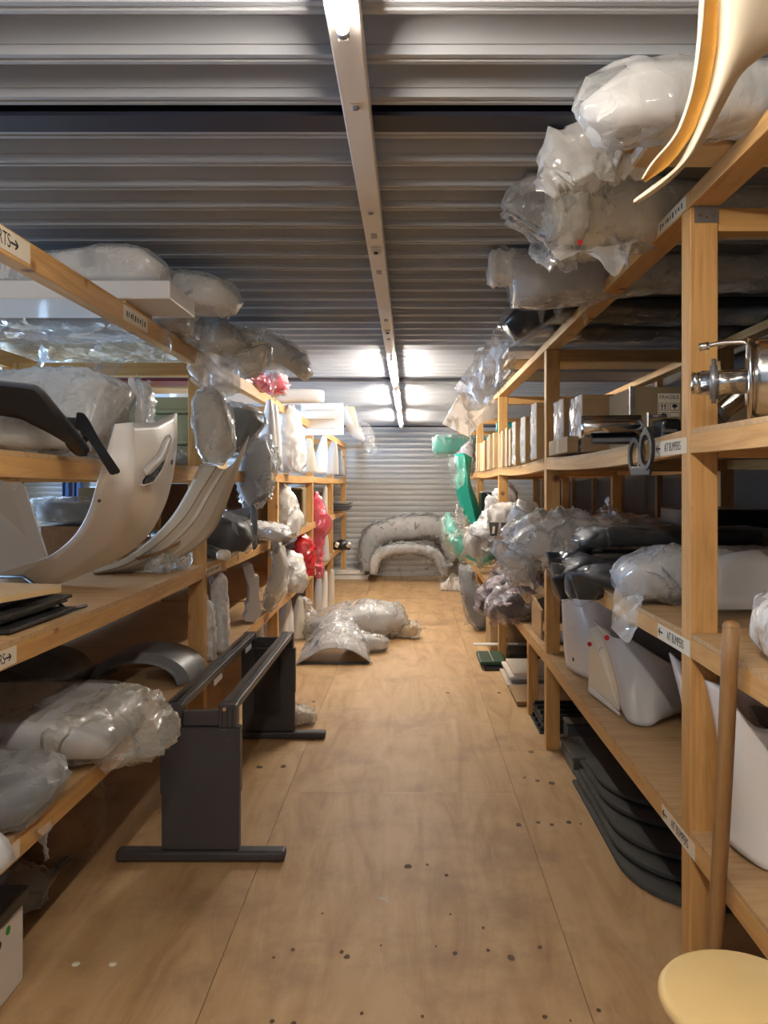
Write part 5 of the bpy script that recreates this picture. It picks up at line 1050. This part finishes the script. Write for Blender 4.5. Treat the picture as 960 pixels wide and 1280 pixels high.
ribbon('shell', [[W(836, 816, 2.75), W(852, 880, 2.70), W(860, 940, 2.66), W(863, 992, 2.62)], [W(850, 826, 2.66), W(868, 890, 2.62), W(872, 950, 2.60), W(870, 1002, 2.57)], [W(910, 850, 2.75), W(915, 900, 2.72), W(920, 960, 2.7), W(925, 985, 2.66)]], M['white'], t, .008, 24, 5, smooth_across=True)
pp = W(866, 849, 2.60); slab('red_dot', [pp+V(.012*math.cos(2*PI*i/14), -.004, .012*math.sin(2*PI*i/14)) for i in range(14)], (0, .002, 0), M['reddot'], t)
t = thing('bumper_panel', 'glossy white bumper behind the leaning stick on the near right lower shelf', 'bumper', V(1.1, 2.1, Z3))
nA = [W(880, 850, 2.32), W(892, 900, 2.30), W(905, 980, 2.26), W(909, 1052, 2.22)]
nB = [W(905, 862, 2.2), W(915, 930, 2.18), W(925, 1000, 2.16), W(930, 1070, 2.14)]
nC = [W(948, 910, 2.14), W(955, 960, 2.12), W(962, 1030, 2.10), W(965, 1090, 2.08)]
nD = [W(1020, 900, 2.1), W(1030, 960, 2.08), W(1035, 1030, 2.06), W(1040, 1100, 2.03)]
ribbon('shell', [nA, nB, nC, nD], M['white'], t, .008, 24, 5, smooth_across=True)
slab('upper_shell', [W(905, 858, 2.30), W(930, 855, 2.3), W(975, 880, 2.3), W(975, 950, 2.26), W(940, 920, 2.28)], (.02, .03, 0), M['white'], t, .004)
slab('grille_slot', [W(938, 882, 2.27), W(975, 890, 2.27), W(975, 925, 2.25), W(950, 905, 2.26)], (.01, .006, 0), M['grey'], t)
t = box('tray_black', (.90, 5.05, Z3-.004), (1.25, 5.45, Z3+.012), M['dgrey'], None, .003); t.name = 'dark_tray'; tag(t, 'thin dark tray on the right lower shelf past the second post', 'tray')
box('inlay', (.97, 5.10, Z3+.0122), (1.2, 5.40, Z3+.0135), M['grey'], t)
t = slab('plywood_divider', [V(.89, 5.2, Z3+.001), V(.89, 5.6, Z3+.001), V(.89, 5.6, .85), V(.89, 5.2, .80)], (.015, 0, 0), M['ply']); M['ply']; t.name = 'wood_divider'; tag(t, 'wooden divider standing beside the dark tray', 'board')
for i, (y, x, r, lab) in enumerate(((6.05, .70, .13, 'mauve film heap on the right lower shelf, nearer and lower part'), (6.35, .66, .12, 'mauve film heap behind the nearer one on the right lower shelf'), (6.75, .80, .13, 'mauve-grey film bag at the back of the mauve heap'))):
    parcel('film_bag', lab, 'bag', [V(1.3, y, .70), V(.98, y, .72+.05*i), V(x+.1, y, .70+.08*i), V(x, y-.02, .66+.04*i), V(x-.06, y-.03, .60)], [(.15, .09), (r+.02, .12), (r+.02, .13), (r, .10), (.05, .04)], M['dgrey'], M['film_p'], 'mauve film heaps', e=2.5, crum=.05, freq=9, seed=160+i, m=46, n=44, shrink=.75)
t = slab('card_sheet', [W(650, 742, 5.6), W(676, 733, 5.7), W(687, 743, 5.65), W(658, 755, 5.55)], (0, .003, .004), M['cardl']); tag(t, 'tan card sheet lying on the mauve film heap', 'card')
t = slab('card_sheet', [W(598, 757, 6.3), W(612, 754, 6.35), W(622, 757, 6.35), W(605, 761, 6.3)], (0, .003, .004), M['cardl']); tag(t, 'small tan card poking out left of the mauve film', 'card')
parcel('film_bag', 'grey film bag standing on the floor by the fourth right post', 'bag', [V(.86, 8.75, .02), V(.78, 8.7, .16), V(.70, 8.7, .40), V(.63, 8.75, .66), V(.62, 8.8, .74)], [(.08, .07), (.13, .10), (.13, .10), (.08, .07), (.04, .04)], M['grey'], M['film_g'], e=2.4, crum=.04, freq=7, seed=170, m=44, shrink=.8)
parcel('film_bag', 'heap of white bubble film on the floor near the end wall', 'bag', [V(.50, 12.0, .05), V(.68, 12.0, .10), V(.82, 11.9, .08)], [(.08, .05), (.16, .12), (.1, .08)], None, M['bubble'], crum=.06, freq=7, seed=171, m=30)
# ------------------------------------------------------------------ floor under the right rack
def matshape(x0, x1, y0, y1, r, z):
    """rounded near end, square far end"""
    pts = [V(x1, y1, z), V(x0, y1, z), V(x0+.0, y0+r*1.3, z)]
    pts += [V(x0+r*(1-math.cos(R(a)))*1.0, y0+r*1.3*(1-math.sin(R(a))), z) for a in range(10, 91, 10)]
    pts += [V(x1, y0, z)]
    return pts
ord_ = ['bottom dark rubber sheet of the stack under the right rack', 'second lowest dark rubber sheet under the right rack', 'third dark rubber sheet up in the stack under the right rack', 'fourth dark rubber sheet up in the stack under the right rack', 'topmost dark rubber sheet of the stack under the right rack']
for i in range(5):
    t = slab('rubber_sheet', matshape(.90+.018*i, 1.75, 2.95+.14*i+(.10 if i > 2 else 0), 4.25+.06*(i % 2), .30, .002+.030*i), (0, 0, .018), M['mat'], None, .003); tag(t, ord_[i], 'rubber sheet', 'dark rubber sheets under the right rack')
    if i < 4: box('spacer', (1.3, 3.6, .0205+.030*i), (1.7, 4.1, .0315+.030*i), M['satin'], t)
t = thing('dark_case', 'flat dark case on the floor by the second right post', 'case', V(1.0, 4.55, 0))
box('body', (.93, 4.36, .001), (1.3, 4.72, .075), M['dgrey'], t, .006); box('lid', (.925, 4.355, .076), (1.31, 4.73, .10), M['mat'], t, .004)
t = thing('dark_case', 'small dark box behind the flat case under the right rack', 'case', V(1.15, 4.9, 0))
box('body', (1.0, 4.86, .001), (1.3, 5.0, .12), M['dgrey'], t, .006); box('lid', (.995, 4.855, .121), (1.305, 5.005, .14), M['mat'], t, .004)
for i, (z, x) in enumerate(((.001, .86), (.042, .88), (.083, .875))):
    t = thing('black_pallet', ['lowest black ribbed tray before the stub post', 'middle black ribbed tray before the stub post', 'top black ribbed tray before the stub post'][i], 'tray', V(1.1, 5.2, z), 'black ribbed trays')
    box('plate', (x, 5.08, z), (1.5, 5.48, z+.012), M['satin'], t, .002)
    for k in range(4): box('rib', (x+.01, 5.10+k*.11, z+.0125), (1.48, 5.12+k*.11, z+.039), M['satin'], t)
t = box('brown_board', (.80, 5.72, .001), (1.4, 6.15, .03), M['bark'], None, .003); tag(t, 'brown board on the floor under the right rack behind the stub post', 'board')
t = box('tan_sheet', (.795, 5.715, .031), (1.35, 6.2, .038), M['card']); t.name = 'card_sheet'; tag(t, 'tan card lying on the brown floor board', 'card')
for i in range(4):
    t = box('white_board', (.80+.03*(i % 2)+.01*i, 6.25+.02*i, .001+.026*i), (1.5, 6.85, .024+.026*i), M[('lgrey', 'grey', 'whitematte', 'cream')[i]], None, .003)
    tag(t, ['lowest board of the pale stack under the right rack', 'second board of the pale stack under the right rack', 'third board of the pale stack under the right rack', 'top board of the pale stack under the right rack'][i], 'board', 'pale boards on the floor')
    box('edge_strip', (.7995+.03*(i % 2)+.01*i-.003, 6.26+.02*i, .004+.026*i), (.7995+.03*(i % 2)+.01*i, 6.84, .020+.026*i), M['cardl'], t)
t = thing('case_green', 'dark green case lying at the floor edge of the right rack', 'case', V(.75, 7.1, 0)); t.name = 'green_case'
box('body', (.63, 6.85, .03), (.87, 7.30, .075), M['dkgreen'], t, .015); box('base', (.66, 6.80, .001), (.9, 7.32, .029), M['black'], t, .004); box('stripe', (.745, 6.86, .0755), (.752, 7.29, .077), M['lgrey'], t)
t = box('white_edge_board', (.92, 7.05, .002), (1.5, 7.5, .10), M['black'], None, .003); t.name = 'black_board'; tag(t, 'black panel with white top edge under the right rack', 'panel')
box('top_edge', (.62, 7.4, .101), (1.5, 7.48, .112), M['whitematte'], t)
carton('floor_carton', 'cardboard carton on the floor by the third right post', (.79, 7.52, .001), (1.25, 7.95, .39), 'card', None, True)
# ------------------------------------------------------------------ stick and stool
t = thing('wooden_stick', 'round wooden stick leaning against the near right rack', 'stick', V(.80, 2.10, 0))
loft('shaft', [V(.800, 2.09, .002), W(893, 1180, 2.04), W(905, 980, 1.99), W(914, 782, 1.94)], [(.021, .021)]*4, M['stick'], t, n=20, m=14)
loft('rounded_end', [W(914, 783, 1.94), W(914.2, 779, 1.939), W(914.4, 776, 1.938)], [(.021, .021), (.018, .018), (.008, .008)], M['stick'], t, n=16, m=5)
stl = thing('stool', 'round pale birch stool cut off by the lower right corner', 'stool', V(.675, 1.55, 0))
sz = .62
lathe('seat', [(0, sz), (.15, sz), (.160, sz-.004), (.166, sz-.013), (.166, sz-.022), (.16, sz-.030), (.0, sz-.032)], V(.675, 1.55, 0), M['beech'], stl, n=64)
for k in range(4):
    a = PI/4+k*PI/2; rod('leg', V(.675+.10*math.cos(a), 1.55+.10*math.sin(a), sz-.033), V(.675+.15*math.cos(a), 1.55+.15*math.sin(a), .001), .014, M['beech'], stl)
tube('foot_ring', [V(.675+.135*math.cos(2*PI*i/28), 1.55+.135*math.sin(2*PI*i/28), .22) for i in range(29)], .008, M['steel'], stl, 8)
